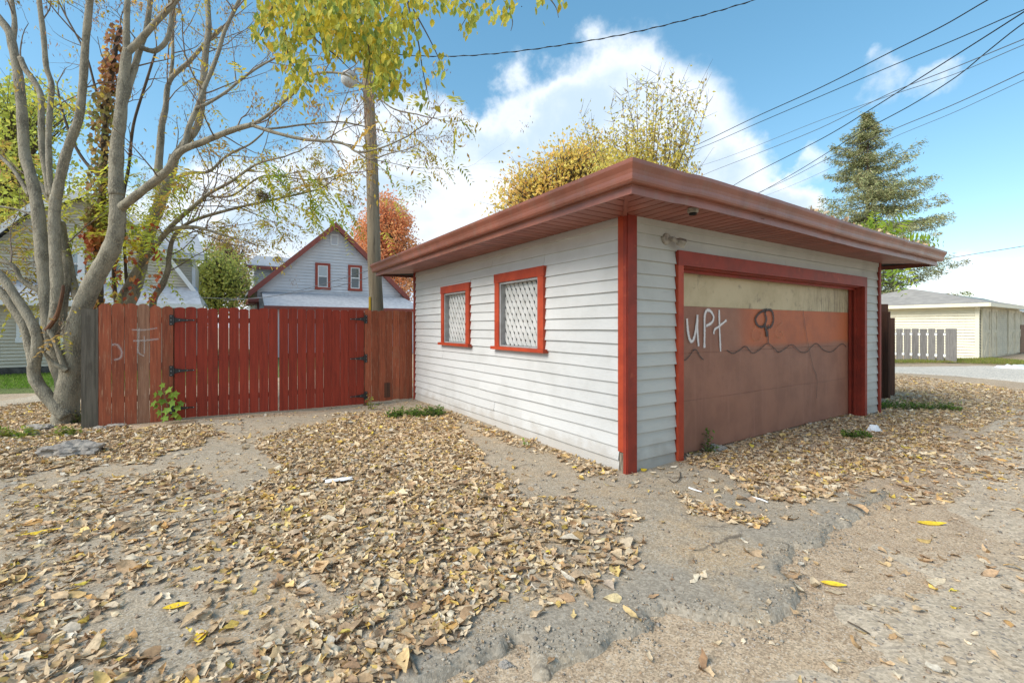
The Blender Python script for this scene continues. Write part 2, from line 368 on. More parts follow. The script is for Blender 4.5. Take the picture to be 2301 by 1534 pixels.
M['cream_door'] = mat('peeling_cream_door', (.60,.56,.43,1), (.48,.45,.35,1), 4, .7, 30, .3, c3=(.33,.30,.24,1), s3=9, l3=.6, h3=.75)
M['house_red'] = mat('dusty_red_trim', (.26,.075,.060,1), (.22,.065,.052,1), 4, .6)
M['house_red_win'] = mat('house_window_red', (.34,.065,.040,1), (.28,.055,.035,1), 4, .6)
M['foundation'] = mat('dark_stone_foundation', (.10,.095,.09,1), (.05,.048,.045,1), 7, .9, 20, .6)
M['curtain'] = mat('pale_blind', (.55,.57,.58,1), (.48,.50,.52,1), 4, .8)
M['paper'] = mat('white_paper', (.80,.80,.79,1), (.72,.72,.71,1), 4, .7)
M['plastic_bag'] = mat('white_plastic_bag', (.70,.73,.76,1), (.6,.63,.67,1), 5, .4)
M['rubble'] = mat('broken_concrete', (.36,.33,.29,1), (.22,.20,.18,1), 8, .95, 25, 1, c3=(.12,.11,.10,1), s3=20, l3=.6, h3=.7, bd=.015)
def glassmat(name, c):
    m, ns, ls, p = newmat(name); p.inputs['Base Color'].default_value = c; p.inputs['Roughness'].default_value = .06; p.inputs['Specular IOR Level'].default_value = .9
    v = coords(ns, ls); bump(ns, ls, p, noise(ns, ls, v, 1.3, 2), .05, .02); return m
M['glass'] = glassmat('window_glass', (.07,.09,.10,1)); M['glass_pale'] = glassmat('window_glass_with_blind', (.34,.38,.40,1))
def leafmat(name, trans=.5, rough=.6):
    m, ns, ls, p = newmat(name)
    at = ns.new('ShaderNodeAttribute'); at.attribute_name = 'tint'
    geo = ns.new('ShaderNodeNewGeometry'); n = noise(ns, ls, geo.outputs['Position'], 60, 4, .6)
    hsv = ns.new('ShaderNodeHueSaturation'); ls.new(at.outputs['Color'], hsv.inputs['Color']); ls.new(mrange(ns, ls, n, .3, .7, .78, 1.18), hsv.inputs['Value'])
    c = hsv.outputs[0]
    ls.new(c, p.inputs['Base Color']); p.inputs['Roughness'].default_value = rough; p.inputs['Specular IOR Level'].default_value = .25
    if trans:
        tr = ns.new('ShaderNodeBsdfTranslucent'); ls.new(c, tr.inputs['Color']); mxs = ns.new('ShaderNodeMixShader'); mxs.inputs[0].default_value = trans
        ls.new(p.outputs[0], mxs.inputs[1]); ls.new(tr.outputs[0], mxs.inputs[2]); ls.new(mxs.outputs[0], ns['Material Output'].inputs[0])
    return m
M['leaf'] = leafmat('living_leaf'); M['dry_leaf'] = leafmat('dry_leaf', .12, .75)
M['needle'] = leafmat('spruce_needle', .1)

def ground_mat(*a, bare=None, **k):
    m = _ground_mat(*a, **k)
    if bare:
        ns, ls = m.node_tree.nodes, m.node_tree.links; p = ns['Principled BSDF']; src = p.inputs['Base Color'].links[0].from_socket
        at = ns.new('ShaderNodeAttribute'); at.attribute_name = 'tint'; geo = ns.new('ShaderNodeNewGeometry')
        vo = ns.new('ShaderNodeTexVoronoi'); vo.inputs['Scale'].default_value = 75; ls.new(geo.outputs['Position'], vo.inputs['Vector']); sc = ns.new('ShaderNodeSeparateColor'); ls.new(vo.outputs['Color'], sc.inputs[0])
        agg = mixc(ns, ls, mrange(ns, ls, sc.outputs[0], .2, .95), bare[0], bare[1])
        ad = ns.new('ShaderNodeMath'); ad.operation = 'MULTIPLY_ADD'; ls.new(noise(ns, ls, geo.outputs['Position'], 9, 8, .7), ad.inputs[0]); ad.inputs[1].default_value = .9; ls.new(at.outputs['Fac'], ad.inputs[2])
        ls.new(mixc(ns, ls, mrange(ns, ls, ad.outputs[0], .80, 1.30, 0, .8), src, agg), p.inputs['Base Color'])
    return m
def _ground_mat(name, c1, c2, c3, dirt, speck, gravel=90., dirtamt=(.5,.62), rough=.92, bs=.6, streak=None, stones=.5, cracks=0):
    m, ns, ls, p = newmat(name); geo = ns.new('ShaderNodeNewGeometry'); w = geo.outputs['Position']
    c = mixc(ns, ls, mrange(ns, ls, noise(ns, ls, w, .9, 6, .6), .35, .65), c1, c2)
    c = mixc(ns, ls, mrange(ns, ls, noise(ns, ls, w, 11, 6, .65), .42, .66), c, c3)
    if dirt: c = mixc(ns, ls, mrange(ns, ls, noise(ns, ls, w, 1.1, 9, .68), dirtamt[0], dirtamt[1], 0, .85), c, dirt)
    vo = ns.new('ShaderNodeTexVoronoi'); vo.inputs['Scale'].default_value = gravel; ls.new(w, vo.inputs['Vector'])
    sepc = ns.new('ShaderNodeSeparateColor'); ls.new(vo.outputs['Color'], sepc.inputs[0])
    hsv = ns.new('ShaderNodeHueSaturation'); ls.new(c, hsv.inputs['Color']); ls.new(mrange(ns, ls, sepc.outputs[0], 0, 1, 1-stones, 1+stones), hsv.inputs['Value']); c = hsv.outputs[0]
    c = mixc(ns, ls, mrange(ns, ls, sepc.outputs[1], .90, .93, 0, .75), c, speck)
    c = mixc(ns, ls, mrange(ns, ls, noise(ns, ls, w, 28, 5, .7), .62, .76, 0, .35), c, (.07,.055,.045,1))
    if cracks:
        wv = ns.new('ShaderNodeTexNoise'); wv.inputs['Scale'].default_value = 2.2; wv.inputs['Detail'].default_value = 6; ls.new(w, wv.inputs['Vector'])
        ad = ns.new('ShaderNodeVectorMath'); ad.operation = 'MULTIPLY_ADD'; ls.new(wv.outputs['Color'], ad.inputs[0]); ad.inputs[1].default_value = (.9, .9, 0); ls.new(w, ad.inputs[2])
        ve = ns.new('ShaderNodeTexVoronoi'); ve.feature = 'DISTANCE_TO_EDGE'; ve.inputs['Scale'].default_value = cracks; ls.new(ad.outputs[0], ve.inputs['Vector'])
        mm = ns.new('ShaderNodeMath'); mm.operation = 'MULTIPLY'; ls.new(mrange(ns, ls, ve.outputs['Distance'], .012, .002, 0, .75), mm.inputs[0]); ls.new(mrange(ns, ls, noise(ns, ls, w, .8, 3), .50, .60), mm.inputs[1])
        c = mixc(ns, ls, mm.outputs[0], c, (.085,.07,.055,1))
    if streak:
        mp = ns.new('ShaderNodeMapping'); mp.inputs['Rotation'].default_value = (0, 0, R(-33)); mp.inputs['Scale'].default_value = (.9, 22, 1); ls.new(w, mp.inputs[0])
        c = mixc(ns, ls, mrange(ns, ls, noise(ns, ls, mp.outputs[0], 2.2, 4, .6), .57, .68, 0, .45), c, streak)
    ls.new(c, p.inputs['Base Color']); p.inputs['Roughness'].default_value = rough; p.inputs['Specular IOR Level'].default_value = .2
    b1 = bump(ns, ls, p, noise(ns, ls, w, 14, 8, .7), bs*.6, .02)
    bump(ns, ls, p, vo.outputs['Distance'], .4, .003, b1)
    return m
M['dirt'] = ground_mat('gritty_brown_dirt', (.43,.32,.21,1), (.355,.265,.18,1), (.49,.38,.26,1), None, (.56,.48,.38,1), 130, stones=.3)
M['asphalt'] = ground_mat('worn_grey_asphalt', (.36,.30,.22,1), (.30,.25,.185,1), (.41,.34,.25,1), (.43,.32,.20,1), (.48,.44,.37,1), 120, (.46,.64), stones=.26, cracks=.75, bare=((.255,.222,.175,1), (.40,.352,.28,1)))
M['concrete'] = ground_mat('worn_alley_concrete', (.49,.405,.295,1), (.43,.355,.26,1), (.54,.45,.335,1), (.46,.355,.24,1), (.20,.18,.16,1), 80, (.46,.66), bs=.35, streak=(.24,.20,.165,1), stones=.2)
M['street'] = ground_mat('pale_street', (.60,.54,.45,1), (.54,.49,.41,1), (.64,.58,.49,1), None, (.3,.28,.26,1), 40, bs=.3, stones=.2)
M['lawn_soil'] = ground_mat('lawn_soil', (.09,.12,.035,1), (.12,.15,.045,1), (.14,.16,.05,1), None, (.2,.19,.07,1), 60)

# ---------------------------------------------------------------- ground
def dip(x, y):
    x = np.asarray(x, float); y = np.asarray(y, float)
    return -.07*np.exp(-((x+2.9)**2 + (y-8.75)**2)/1.6) + .03*(fbm(x*.35, y*.35, 3, 5)-.5)*np.clip((np.hypot(x, y)-1)/3, 0, 1) * 0.6
DIRT = -.042
def dirt_z(x, y):
    return DIRT + dip(x, y) + .020*(fbm(x*1.3, y*1.3, 5, 2)-.5)
asph_px = [(-1500,1075),(-500,1045),(0,1005),(150,1000),(330,962),(450,945),(640,930),(930,892)]
asph = [gp(*q) for q in asph_px] + [tuple(G(.3, 5.6, 0))[:2], tuple(G(.3, .25, 0))[:2], tuple(G(1.0,.25,0))[:2]] + [gp(*q) for q in [(1640,1048),(1700,1118),(1830,1105),(1990,1100),(1920,1150),(1870,1190),(1810,1230),(1750,1262),(1785,1310),(1775,1345),(1735,1397),(1640,1385),(1520,1360),(1450,1372),(1400,1420),(1350,1452),(1270,1492),(1215,1497),(1188,1462),(1195,1430),(1150,1428),(1100,1458),(1010,1502),(940,1545),(800,1640),(500,1900)]] + [(-3.0,-.5),(-8,-.5)]
alley = [gp(*q) for q in [(1340,1640),(1470,1534),(1560,1482),(1640,1442),(1800,1425),(1880,1330),(2000,1225),(2110,1180),(2095,1062),(2135,990),(2220,920),(2301,882)]] + [(19, 15.5), (40, 29), (44, 18), (8, -5), (-1, -5), (-.6, .5)]
def asph_z(x, y):
    x = np.asarray(x, float); y = np.asarray(y, float)
    wx = x + .16*(fbm(x*4, y*4, 5, 11)-.5) + .055*(vn(x*24, y*24, 13)-.5); wy = y + .16*(fbm(x*4, y*4, 5, 12)-.5) + .055*(vn(x*24, y*24, 14)-.5)
    d = pdist(wx, wy, asph)
    e = np.clip(d/.05 + .5, 0, 1); e = e*e*(3-2*e)
    inner = .012*(fbm(x*1.1, y*1.1, 4, 3)-.5) + .007*(fbm(x*9, y*9, 3, 4)-.5)
    return DIRT - .03 + dip(x, y) + e*(.042 + .030) + inner*e
def alley_z(x, y):
    d = pdist(np.asarray(x)+.8*(fbm(x*1.9, y*1.9, 5, 21)-.5), np.asarray(y)+.8*(fbm(x*1.9, y*1.9, 5, 22)-.5), alley)
    e = np.clip(d/1.0 + .46, 0, 1)
    return DIRT + dip(x, y) - .020 + e*.034 + .010*(fbm(x*5, y*5, 4, 8)-.5) + .016*(fbm(x*1.3, y*1.3, 5, 2)-.5)*(1-.5*e)
def top_z(x, y):
    return np.maximum(np.maximum(dirt_z(x, y), asph_z(x, y)), alley_z(x, y))
def hfield(name, m, xs, ys, fz, keep=None, ftint=None):
    X, Y = np.meshgrid(xs, ys); Z = fz(X, Y); nx, ny = len(xs), len(ys)
    v = np.stack([X.ravel(), Y.ravel(), Z.ravel()], 1)
    i = (np.arange(ny-1)[:,None]*nx + np.arange(nx-1)[None,:]).ravel()
    f = np.stack([i, i+1, i+nx+1, i+nx], 1)
    tn = ftint(X, Y).ravel() if ftint is not None else None
    if keep is not None:
        k = keep(X, Y).ravel(); f = f[k[f].any(1)]
        used = np.unique(f); mp = np.full(len(v), -1); mp[used] = np.arange(len(used)); v = v[used]; f = mp[f]
        if tn is not None: tn = tn[used]
    if tn is not None: tn = np.stack([tn, tn, tn, np.ones_like(tn)], 1)
    return npmesh(name, v, f, m, smooth=True, kind='structure', tint=tn)
def spaced(a, b, near, far, c):
    out = [c]; s = near
    x = c
    while x < b: x += near + (far-near)*min(1, abs(x-c)/60)**1; out.append(min(x, b))
    x = c; lo = []
    while x > a: x -= near + (far-near)*min(1, abs(x-c)/60); lo.append(max(x, a))
    return np.array(sorted(set(lo + out)))
hfield('ground', M['dirt'], spaced(-400, 400, .09, 12, 2), spaced(-60, 600, .09, 14, 3), dirt_z)
hfield('parking_pad', M['asphalt'], np.arange(-9.2, 6.0, .028), np.arange(-.6, 9.6, .028), asph_z, lambda x, y: pdist(x, y, asph) > -.25,
       lambda x, y: np.clip(1 - (pdist(x, y, asph)/.42) + 2.2*(fbm(x*3.1, y*3.1, 5, 91)-.5), 0, 1)*.85 + .3*np.clip((fbm(x*.9, y*.9, 4, 92)-.5)*5, 0, 1))
xs_a = np.concatenate([np.arange(-1.2, 9, .05), np.arange(9, 45, .25)]); ys_a = np.concatenate([np.arange(-5, 8, .05), np.arange(8, 30, .25)])
hfield('alley', M['concrete'], xs_a, ys_a, alley_z, lambda x, y: pdist(x, y, alley) > -.5)
st = [gp(*q) for q in [(1840,822),(2150,821),(2420,819),(2420,864),(2301,856),(2150,842),(2010,834),(1840,833)]]
hfield('street', M['street'], np.arange(8, 30, .2), np.arange(9, 19, .2), lambda x, y: DIRT + dip(x, y) - .03 + .055*np.clip(pdist(x+.4*(fbm(x,y,3,31)-.5), y+.4*(fbm(x,y,3,32)-.5), st)/.25+.5, 0, 1) + .0*x, lambda x, y: pdist(x, y, st) > -.5)
lawnL = [(-30, 9.6), (-14.0, 9.9), (-9.2, 10.0), (-6.5, 13.5), (-8, 30), (-30, 30)]
hfield('lawn', M['lawn_soil'], np.arange(-30, -6, .3), np.arange(8.5, 30, .3), lambda x, y: DIRT + dip(x, y) - .03 + .05*np.clip(pdist(x+.6*(fbm(x,y,3,41)-.5), y+.6*(fbm(x,y,3,42)-.5), lawnL)/.5+.5, 0, 1), lambda x, y: pdist(x, y, lawnL) > -1)
pathL = [gp(*q) for q in [(-500,905),(0,898),(110,880),(190,868),(190,880),(110,893),(0,915),(-500,930)]]
hfield('garden_path', M['concrete'], np.arange(-20, -6, .12), np.arange(7.5, 12.5, .12), lambda x, y: DIRT + dip(x, y) - .03 + .056*np.clip(pdist(x+.3*(fbm(x,y,3,51)-.5), y, pathL)/.3+.5, 0, 1), lambda x, y: pdist(x, y, pathL) > -.4)

def tops(x, y): return float(top_z(np.array([x]), np.array([y]))[0])

# ---------------------------------------------------------------- the garage
gar = thing('garage', 'white clapboard garage with red corner trim, low hip roof and painted-over graffiti door', 'garage', G(0, 0, 0))
WT = 2.55
mb = MB(); mb.boxf(G, .02, GL-.02, .02, .10, -.06, WT)      # front wall is cut for the door
fw = MB()
fw.boxf(G, .02, .80, .02, .10, -.06, WT); fw.boxf(G, 5.60, GL-.02, .02, .10, -.06, WT); fw.boxf(G, .80, 5.60, .02, .10, 2.12, WT)
front = obj('front_wall', fw, M['dark'], gar)
def wins(): return [(1.322, 2.488, 1.165, 2.185), (3.286, 4.362, 1.165, 2.145)]
sw = MB()
TW = .12
opens = [(a+TW, b-TW, z0+.02, z1-TW) for a, b, z0, z1 in wins()]
# side wall backing with two openings
ts = [.11] + [x for o in opens for x in (o[0], o[1])] + [GW-.02]
for k in range(len(ts)-1):
    if k % 2 == 0: sw.boxf(G, .02, .10, ts[k], ts[k+1], -.06, WT)
    else:
        o = opens[k//2]; sw.boxf(G, .02, .10, ts[k], ts[k+1], -.06, o[2]); sw.boxf(G, .02, .10, ts[k], ts[k+1], o[3], WT)
side = obj('side_wall', sw, M['dark'], gar)
bw = MB(); bw.boxf(G, .10, GL-.1, GW-.10, GW-.02, -.06, WT); bw.boxf(G, GL-.1, GL-.02, .10, GW-.02, -.06, WT)
obj('rear_wall', bw, M['siding_shaded'], gar)
def clap(parent, fr, a, b, z, h, m, seed, sag=.004, last=False):
    """one lapped board: fr(along, out, z); thin at its top edge, thick at its foot"""
    n = max(2, int((b-a)/.35)+1); mb = MB(); xs = np.linspace(a, b, n)
    rs = np.random.default_rng(seed)
    o0, o1 = rs.normal(0, .0035, 2); tk = .029 + rs.normal(0, .0022)
    for i, x in enumerate(xs):
        w = sag*math.sin(x*1.3+z*5) + sag*.6*math.sin(x*4.1+seed) + (o0 + (o1-o0)*(x-a)/max(.01, b-a))*.6
        zb, zt = z + w, z + h + .010
        for (o, zz) in ((.0, zb+.002), (tk, zb), (tk-.002, zb+.012), (.006, zt)): mb.v.append(tuple(fr(x, o, zz)))
    for i in range(n-1):
        for j in range(3): q = i*4+j; mb.f.append((q, q+4, q+5, q+1))
    mb.f.append((0, 1, 2, 3)); q = (n-1)*4; mb.f.append((q+3, q+2, q+1, q))
    return obj('clapboard', mb, m, parent)
fs = lambda a, o, z: G(.02-o, a, z)      # side wall: along t, out is -u
ff = lambda a, o, z: G(a, .02-o, z)      # front wall
CH = .1305; zb0 = .035
k = 0; seed = 100
joints = {1: [2.2], 2: [2.55], 3: [4.6], 4: [3.0], 5: [2.35, 4.75], 6: [2.85], 7: [4.35], 17: [1.35], 9: [], 18: [2.6, 4.2]}
z = -.03; zc = [-.03]
while z < WT-.01: z += CH; zc.append(min(z, WT))
for k in range(len(zc)-1):
    z0, z1 = zc[k], zc[k+1]; h = z1-z0
    if h < .03: continue
    segs = [(.11, GW-.075)]
    for (a, b, w0, w1) in wins():
        if z1 > w0+.001 and z0 < w1-.001:
            new = []
            for (p, q) in segs:
                if a > p and b < q: new += [(p, a+.01), (b-.01, q)]
                else: new.append((p, q))
            segs = new
            # the short lengths under the sill and over the head
            if z0 < w0-.012: seed += 1; clap(side, fs, a+.012, b-.012, z0, w0-z0-.011, M['siding'], seed, 0)
            if z1 > w1+.012: seed += 1; clap(side, fs, a+.012, b-.012, w1-.004, z1-w1+.004, M['siding'], seed, 0)
    for (p, q) in segs:
        cuts = [p] + [j for j in joints.get(k, []) if p+.2 < j < q-.2] + [q]
        for i in range(len(cuts)-1):
            seed += 1; g = .0015
            # boards that meet an opening's head or sill are trimmed by the casing standing proud of them
            clap(side, fs, cuts[i]+(g if i else 0), cuts[i+1]-(g if i < len(cuts)-2 else 0), z0, h, M['siding'], seed)
CF = .134; z = -.03; zf = [-.03]
while z < 2.36: z += CF; zf.append(min(z, 2.385))
for k in range(len(zf)-1):
    z0, h = zf[k], zf[k+1]-zf[k]
    if h < .03: continue
    if zf[k+1] < 2.27: segs = [(.10, .748), (5.66, GL-.07)]
    elif z0 < 2.20: segs = [(.10, .748), (5.66, GL-.07)]
    else: segs = [(.10, 3.05), (3.053, GL-.07)]
    for (p, q) in segs:
        seed += 1; clap(front, ff, p + random.uniform(0,.003), q - (random.uniform(0,.014) if q < 1 else 0), z0, h, M['siding_shaded'], seed, .003)
# the strip between the door casing and the last full course
fz = MB(); fz.boxf(G, .10, GL-.07, -.008, .02, 2.385, WT-.001); obj('frieze_board', fz, M['siding_shaded'], front)
fz = MB(); fz.boxf(G, .10, GL-.07, -.020, -.008, 2.47, WT-.002); obj('frieze_board', fz, M['siding_shaded'], front)
fz = MB(); fz.boxf(G, .748, 5.66, .004, .02, 2.20, 2.38); obj('frieze_board', fz, M['siding_shaded'], front)
# corner boards
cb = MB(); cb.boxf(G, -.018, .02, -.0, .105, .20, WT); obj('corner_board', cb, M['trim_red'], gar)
cb = MB()
cb.boxf(G, -.010, .016, .012, .050, -.05, .215); cb.boxf(G, -.004, .016, .055, .10, -.05, .19); obj('rotten_board_end', cb, M['rotten'], gar, label='bare rotten foot of the corner board')
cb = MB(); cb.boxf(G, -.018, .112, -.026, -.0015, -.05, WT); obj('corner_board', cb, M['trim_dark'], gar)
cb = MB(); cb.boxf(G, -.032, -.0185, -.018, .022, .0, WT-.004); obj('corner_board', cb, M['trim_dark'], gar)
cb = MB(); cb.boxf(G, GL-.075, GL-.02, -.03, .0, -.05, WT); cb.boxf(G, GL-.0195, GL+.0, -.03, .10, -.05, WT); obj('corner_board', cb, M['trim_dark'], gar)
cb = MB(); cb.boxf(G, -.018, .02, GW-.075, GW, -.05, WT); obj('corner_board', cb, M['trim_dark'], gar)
# windows
for (a, b, z0, z1), op in zip(wins(), opens):
    w = thing('window', None, None, G(0, a, z0)); w.parent = gar; w.location = w.location - gar.location
    for x in ('label', 'category'):
        if x in w: del w[x]
    mbx = MB(); mbx.boxf(G, -.034, .018, op[1], b, z0, z1-TW-.001); mbx.boxf(G, -.034, .018, a, op[0], z0, z1-TW-.001); obj('casing', mbx, M['trim_red'], w)
    mbx = MB(); mbx.boxf(G, -.038, .018, a-.012, b+.012, z1-TW, z1+.004); obj('head_casing', mbx, M['trim_red'], w)
    mbx = MB(); mbx.boxf(G, -.075, .018, a-.05, b+.05, z0-.045, z0-.001); obj('sill', mbx, M['trim_red'], w)
    mbx = MB()
    mbx.boxf(G, -.020, .16, op[0]+.001, op[0]+.028, z0+.02, op[3]-.001); mbx.boxf(G, -.020, .16, op[1]-.028, op[1]-.001, z0+.02, op[3]-.001)
    mbx.boxf(G, -.018, .16, op[0]+.029, op[1]-.029, op[3]-.028, op[3]-.002); mbx.boxf(G, -.020, .16, op[0]+.001, op[1]-.001, z0+.001, z0+.019); obj('reveal', mbx, M['grey_trim'], w)
    mbx = MB(); mbx.boxf(G, .165, .17, op[0], op[1], z0, op[3]); obj('backing', mbx, M['bark_dark'], w)
    # lattice: two crossing layers, every slat by itself
    x0, x1, y0, y1 = op[0]+.028, op[1]-.028, z0+.02, op[3]-.028
    for layer, (ang, sw_, sp) in enumerate(((58, .060, .088), (-58, .060, .094))):
        dx, dy = math.cos(R(ang)), math.sin(R(ang)); nx, ny = -dy, dx; cx_, cy_ = (x0+x1)/2, (y0+y1)/2
        for q in range(-14, 15):
            ox, oy = cx_ + nx*sp*q, cy_ + ny*sp*q
            strip = [(ox+dx*2-nx*sw_/2, oy+dy*2-ny*sw_/2), (ox+dx*2+nx*sw_/2, oy+dy*2+ny*sw_/2), (ox-dx*2+nx*sw_/2, oy-dy*2+ny*sw_/2), (ox-dx*2-nx*sw_/2, oy-dy*2-ny*sw_/2)]
            for (ax, sg, lim) in ((0, 1, x0), (0, -1, x1), (1, 1, y0), (1, -1, y1)):
                out = []
                for i in range(len(strip)):
                    p_, q_ = strip[i], strip[(i+1) % len(strip)]
                    ip, iq = (p_[ax]-lim)*sg >= 0, (q_[ax]-lim)*sg >= 0
                    if ip: out.append(p_)
                    if ip != iq:
                        t_ = (lim-p_[ax])/(q_[ax]-p_[ax]); out.append((p_[0]+(q_[0]-p_[0])*t_, p_[1]+(q_[1]-p_[1])*t_))
                strip = out
                if len(strip) < 3: break
            if len(strip) < 3: continue
            s0 = .070 if layer else .060
            mbx = MB(); mbx.prism([G(s0, x, y) for x, y in strip], [G(s0+.008, x, y) for x, y in strip]); obj('lattice_slat', mbx, M['lattice'], w)
# garage door: four sections in a recess
gd = bpy.data.objects.new('garage_door', None); col.objects.link(gd); gd.parent = gar; gd.location = G(.84, .2, 0) - gar.location; WLOC[gd.name] = G(.84, .2, 0)
gd['label'] = 'sectional door, cream on top and dusty red below, with sprayed letters'
zs = [-.03, .578, 1.133, 1.678, 2.20]
for i in range(4):
    mbx = MB(); nx = 30; band = []
    for j in range(nx+1):
        s = .80 + (5.60-.80)*j/nx
        wob = .005*math.sin(s*2.1+i*.4) + .002*math.sin(s*5+i*.5)
        for (t, zz) in ((.24, zs[i]), (.1965+wob, zs[i]+.0005), (.195+wob, zs[i]+.004), (.195+wob*.4, (zs[i]+zs[i+1])/2), (.195+wob, zs[i+1]-.004), (.1965+wob, zs[i+1]-.001), (.24, zs[i+1]-.0005)):
            mbx.v.append(tuple(G(s, t, zz))); band.append((s, zz if i < 3 else max(zz, 1.69), 0) if i != 2 else (s, min(zz, 1.67), 0))
    for j in range(nx):
        for q in range(6): a = j*7+q; mbx.f.append((a, a+7, a+8, a+1))
    o = obj('door_section', mbx, M['door'], gd, smooth=False)
    at = o.data.attributes.new('band', 'FLOAT_VECTOR', 'POINT'); at.data.foreach_set('vector', np.array(band, dtype=np.float32).ravel())
mbx = MB(); mbx.boxf(G, .80, 5.60, .245, .26, -.05, 2.25); obj('door_backing', mbx, M['dark'], gd)
# casing round the door, stepped jambs
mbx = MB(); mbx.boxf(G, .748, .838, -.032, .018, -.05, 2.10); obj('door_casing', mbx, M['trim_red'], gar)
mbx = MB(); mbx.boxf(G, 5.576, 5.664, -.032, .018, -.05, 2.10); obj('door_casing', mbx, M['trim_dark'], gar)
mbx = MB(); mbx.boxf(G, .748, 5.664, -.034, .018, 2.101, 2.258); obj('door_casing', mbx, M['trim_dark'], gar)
mbx = MB(); mbx.boxf(G, .80, .828, .0185, .19, -.05, 2.10); obj('door_jamb', mbx, M['trim_dark'], gar)
mbx = MB(); mbx.boxf(G, 5.586, 5.62, .0185, .24, -.05, 2.10); mbx.boxf(G, 5.55, 5.5855, .09, .115, -.05, 2.07); mbx.boxf(G, 5.53, 5.5855, .15, .185, -.05, 2.07); obj('door_jamb', mbx, M['trim_dark'], gar)
mbx = MB(); mbx.boxf(G, .83, 5.585, .0185, .19, 2.085, 2.100); mbx.boxf(G, .83, 5.55, .10, .13, 2.05, 2.0845); obj('door_jamb', mbx, M['trim_dark'], gar)
# lettering and marks on the door
def onfront(px, py, t):
    r = (px-CX)/F; a = A0 + V*t
    s = (r*a.y - a.x)/(U.x - U.y*r); Y = a.y + U.y*s
    return s, H + (HZ-py)/F*Y
def smoothline(pts, n=6):
    pts = [Vector((p[0], p[1], 0)) for p in pts]; out = []
    for i in range(len(pts)-1):
        p0, p1, p2, p3 = pts[max(i-1,0)], pts[i], pts[i+1], pts[min(i+2, len(pts)-1)]
        for k in range(n):
            t = k/n; out.append(.5*((2*p1) + (p2-p0)*t + (2*p0-5*p1+4*p2-p3)*t*t + (3*p1-p0-3*p2+p3)*t**3))
    out.append(pts[-1]); return out
def stroke(mb, pts, width, fr, lift=0):
    pts = smoothline(pts)
    if mb.c is None: mb.c = []
    n0 = len(mb.v)
    for i, p in enumerate(pts):
        d = pts[min(i+1, len(pts)-1)] - pts[max(i-1, 0)]
        if d.length < 1e-6: d = Vector((1,0,0))
        d.normalize(); nrm = Vector((-d.y, d.x, 0)); w = width*(.85+.3*random.random())
        for k, q in enumerate((-1, 0, 1)):
            pp = p + nrm*(q*w); mb.v.append(tuple(fr(pp.x, pp.y))); c = (0 if q else .75); mb.c.append((c, c, c, 1))
    for i in range(len(pts)-1):
        for k in range(2): a = n0+i*3+k; mb.f.append((a, a+3, a+4, a+1))
Z7 = lambda x, y: (1400+x*.35852, 550+y*.35852)
DT = .182
def dz(l): return [onfront(*Z7(*q), DT) for q in l]
fd = lambda d: (lambda s, z: G(s, d, z))
mbx = MB()
stroke(mbx, dz([(402,462),(408,540),(420,595),(438,600),(455,545),(468,440)]), .030, fd(.1835)); stroke(mbx, dz([(468,438),(467,540),(475,635)]), .028, fd(.183))
stroke(mbx, dz([(510,645),(512,540),(512,450),(525,412),(548,415),(568,450),(558,485),(522,508)]), .030, fd(.1825))
stroke(mbx, dz([(603,408),(605,520),(612,668)]), .026, fd(.182)); stroke(mbx, dz([(568,558),(575,530),(600,512),(648,472)]), .024, fd(.1815))
obj('sprayed_letters', mbx, M['spray_white'], gd)
mbx = MB()
stroke(mbx, dz([(905,405),(860,425),(832,465),(848,505),(880,512),(900,470),(892,425),(905,408),(935,415),(945,470),(930,510),(905,520)]), .030, fd(.1835))
stroke(mbx, dz([(890,500),(900,540),(905,575)]), .045, fd(.183)); stroke(mbx, dz([(912,500),(910,560),(912,615)]), .018, fd(.1825))
stroke(mbx, dz([(355,650),(365,700),(385,722),(410,705),(440,662),(462,660),(485,700),(505,720)]), .010, fd(.182))
stroke(mbx, dz([(650,660),(690,680),(730,660),(770,636),(810,678),(850,662),(905,618),(945,645),(975,672),(1010,655),(1060,625),(1110,668),(1150,672),(1180,640),(1215,618),(1260,660),(1310,668),(1370,620),(1400,640)]), .010, fd(.1815))
stroke(mbx, dz([(1128,410),(1140,500),(1160,620),(1190,760),(1215,830),(1212,960)]), .008, fd(.181))
obj('sprayed_squiggles', mbx, M['spray_black'], gd)
mbx = MB()
stroke(mbx, dz([(840,500),(812,540),(815,590),(850,600),(870,570),(860,540)]), .02, fd(.1845)); obj('faint_sprayed_ring', mbx, M['spray_orange'], gd); mbx = MB(); stroke(mbx, dz([(1000,490),(965,520),(960,570),(990,580),(1005,550),(985,545)]), .02, fd(.184))
obj('faint_sprayed_ring', mbx, M['spray_orange'], gd)
# eaves: soffit panels, fascia, gutter, roof
OV = .60
sof = bpy.data.objects.new('soffit', None); col.objects.link(sof); sof.parent = gar; WLOC[sof.name] = gar.location.copy()
def sagf(s, t):     # the right end of the front eave droops
    return -.035*max(0, min(1, (s-2.2)/4.0))*(1 if t < 0 else .4) + .012*math.sin(s*1.1+1)*(s > 0)
SZ = 2.535
pw = .135
def soffpanel(c0, c1, c2, c3):
    mbx = MB(); lo = []; hi = []
    for (s, t) in (c0, c1, c2, c3):
        zz = SZ + sagf(s, t)*min(1, max(-t, 0)/OV) ; lo.append(G(s, t, zz)); hi.append(G(s, t, zz+.010))
    mbx.prism(lo, hi); obj('soffit_panel', mbx, M['soffit'], sof)
s = -OV
while s < GL+OV-.001:
    e = min(s+pw-.017, GL+OV)
    f = lambda x: min(-.001, x if x < 0 else (-.001 if x < GL else GL-x))
    if not (s > GL and GL+OV-e < .02) and not (e < -OV+.02):
        soffpanel((s, -OV), (e, -OV), (e, max(-OV, f(e))), (s, max(-OV, f(s))))
    s += pw
t = -OV
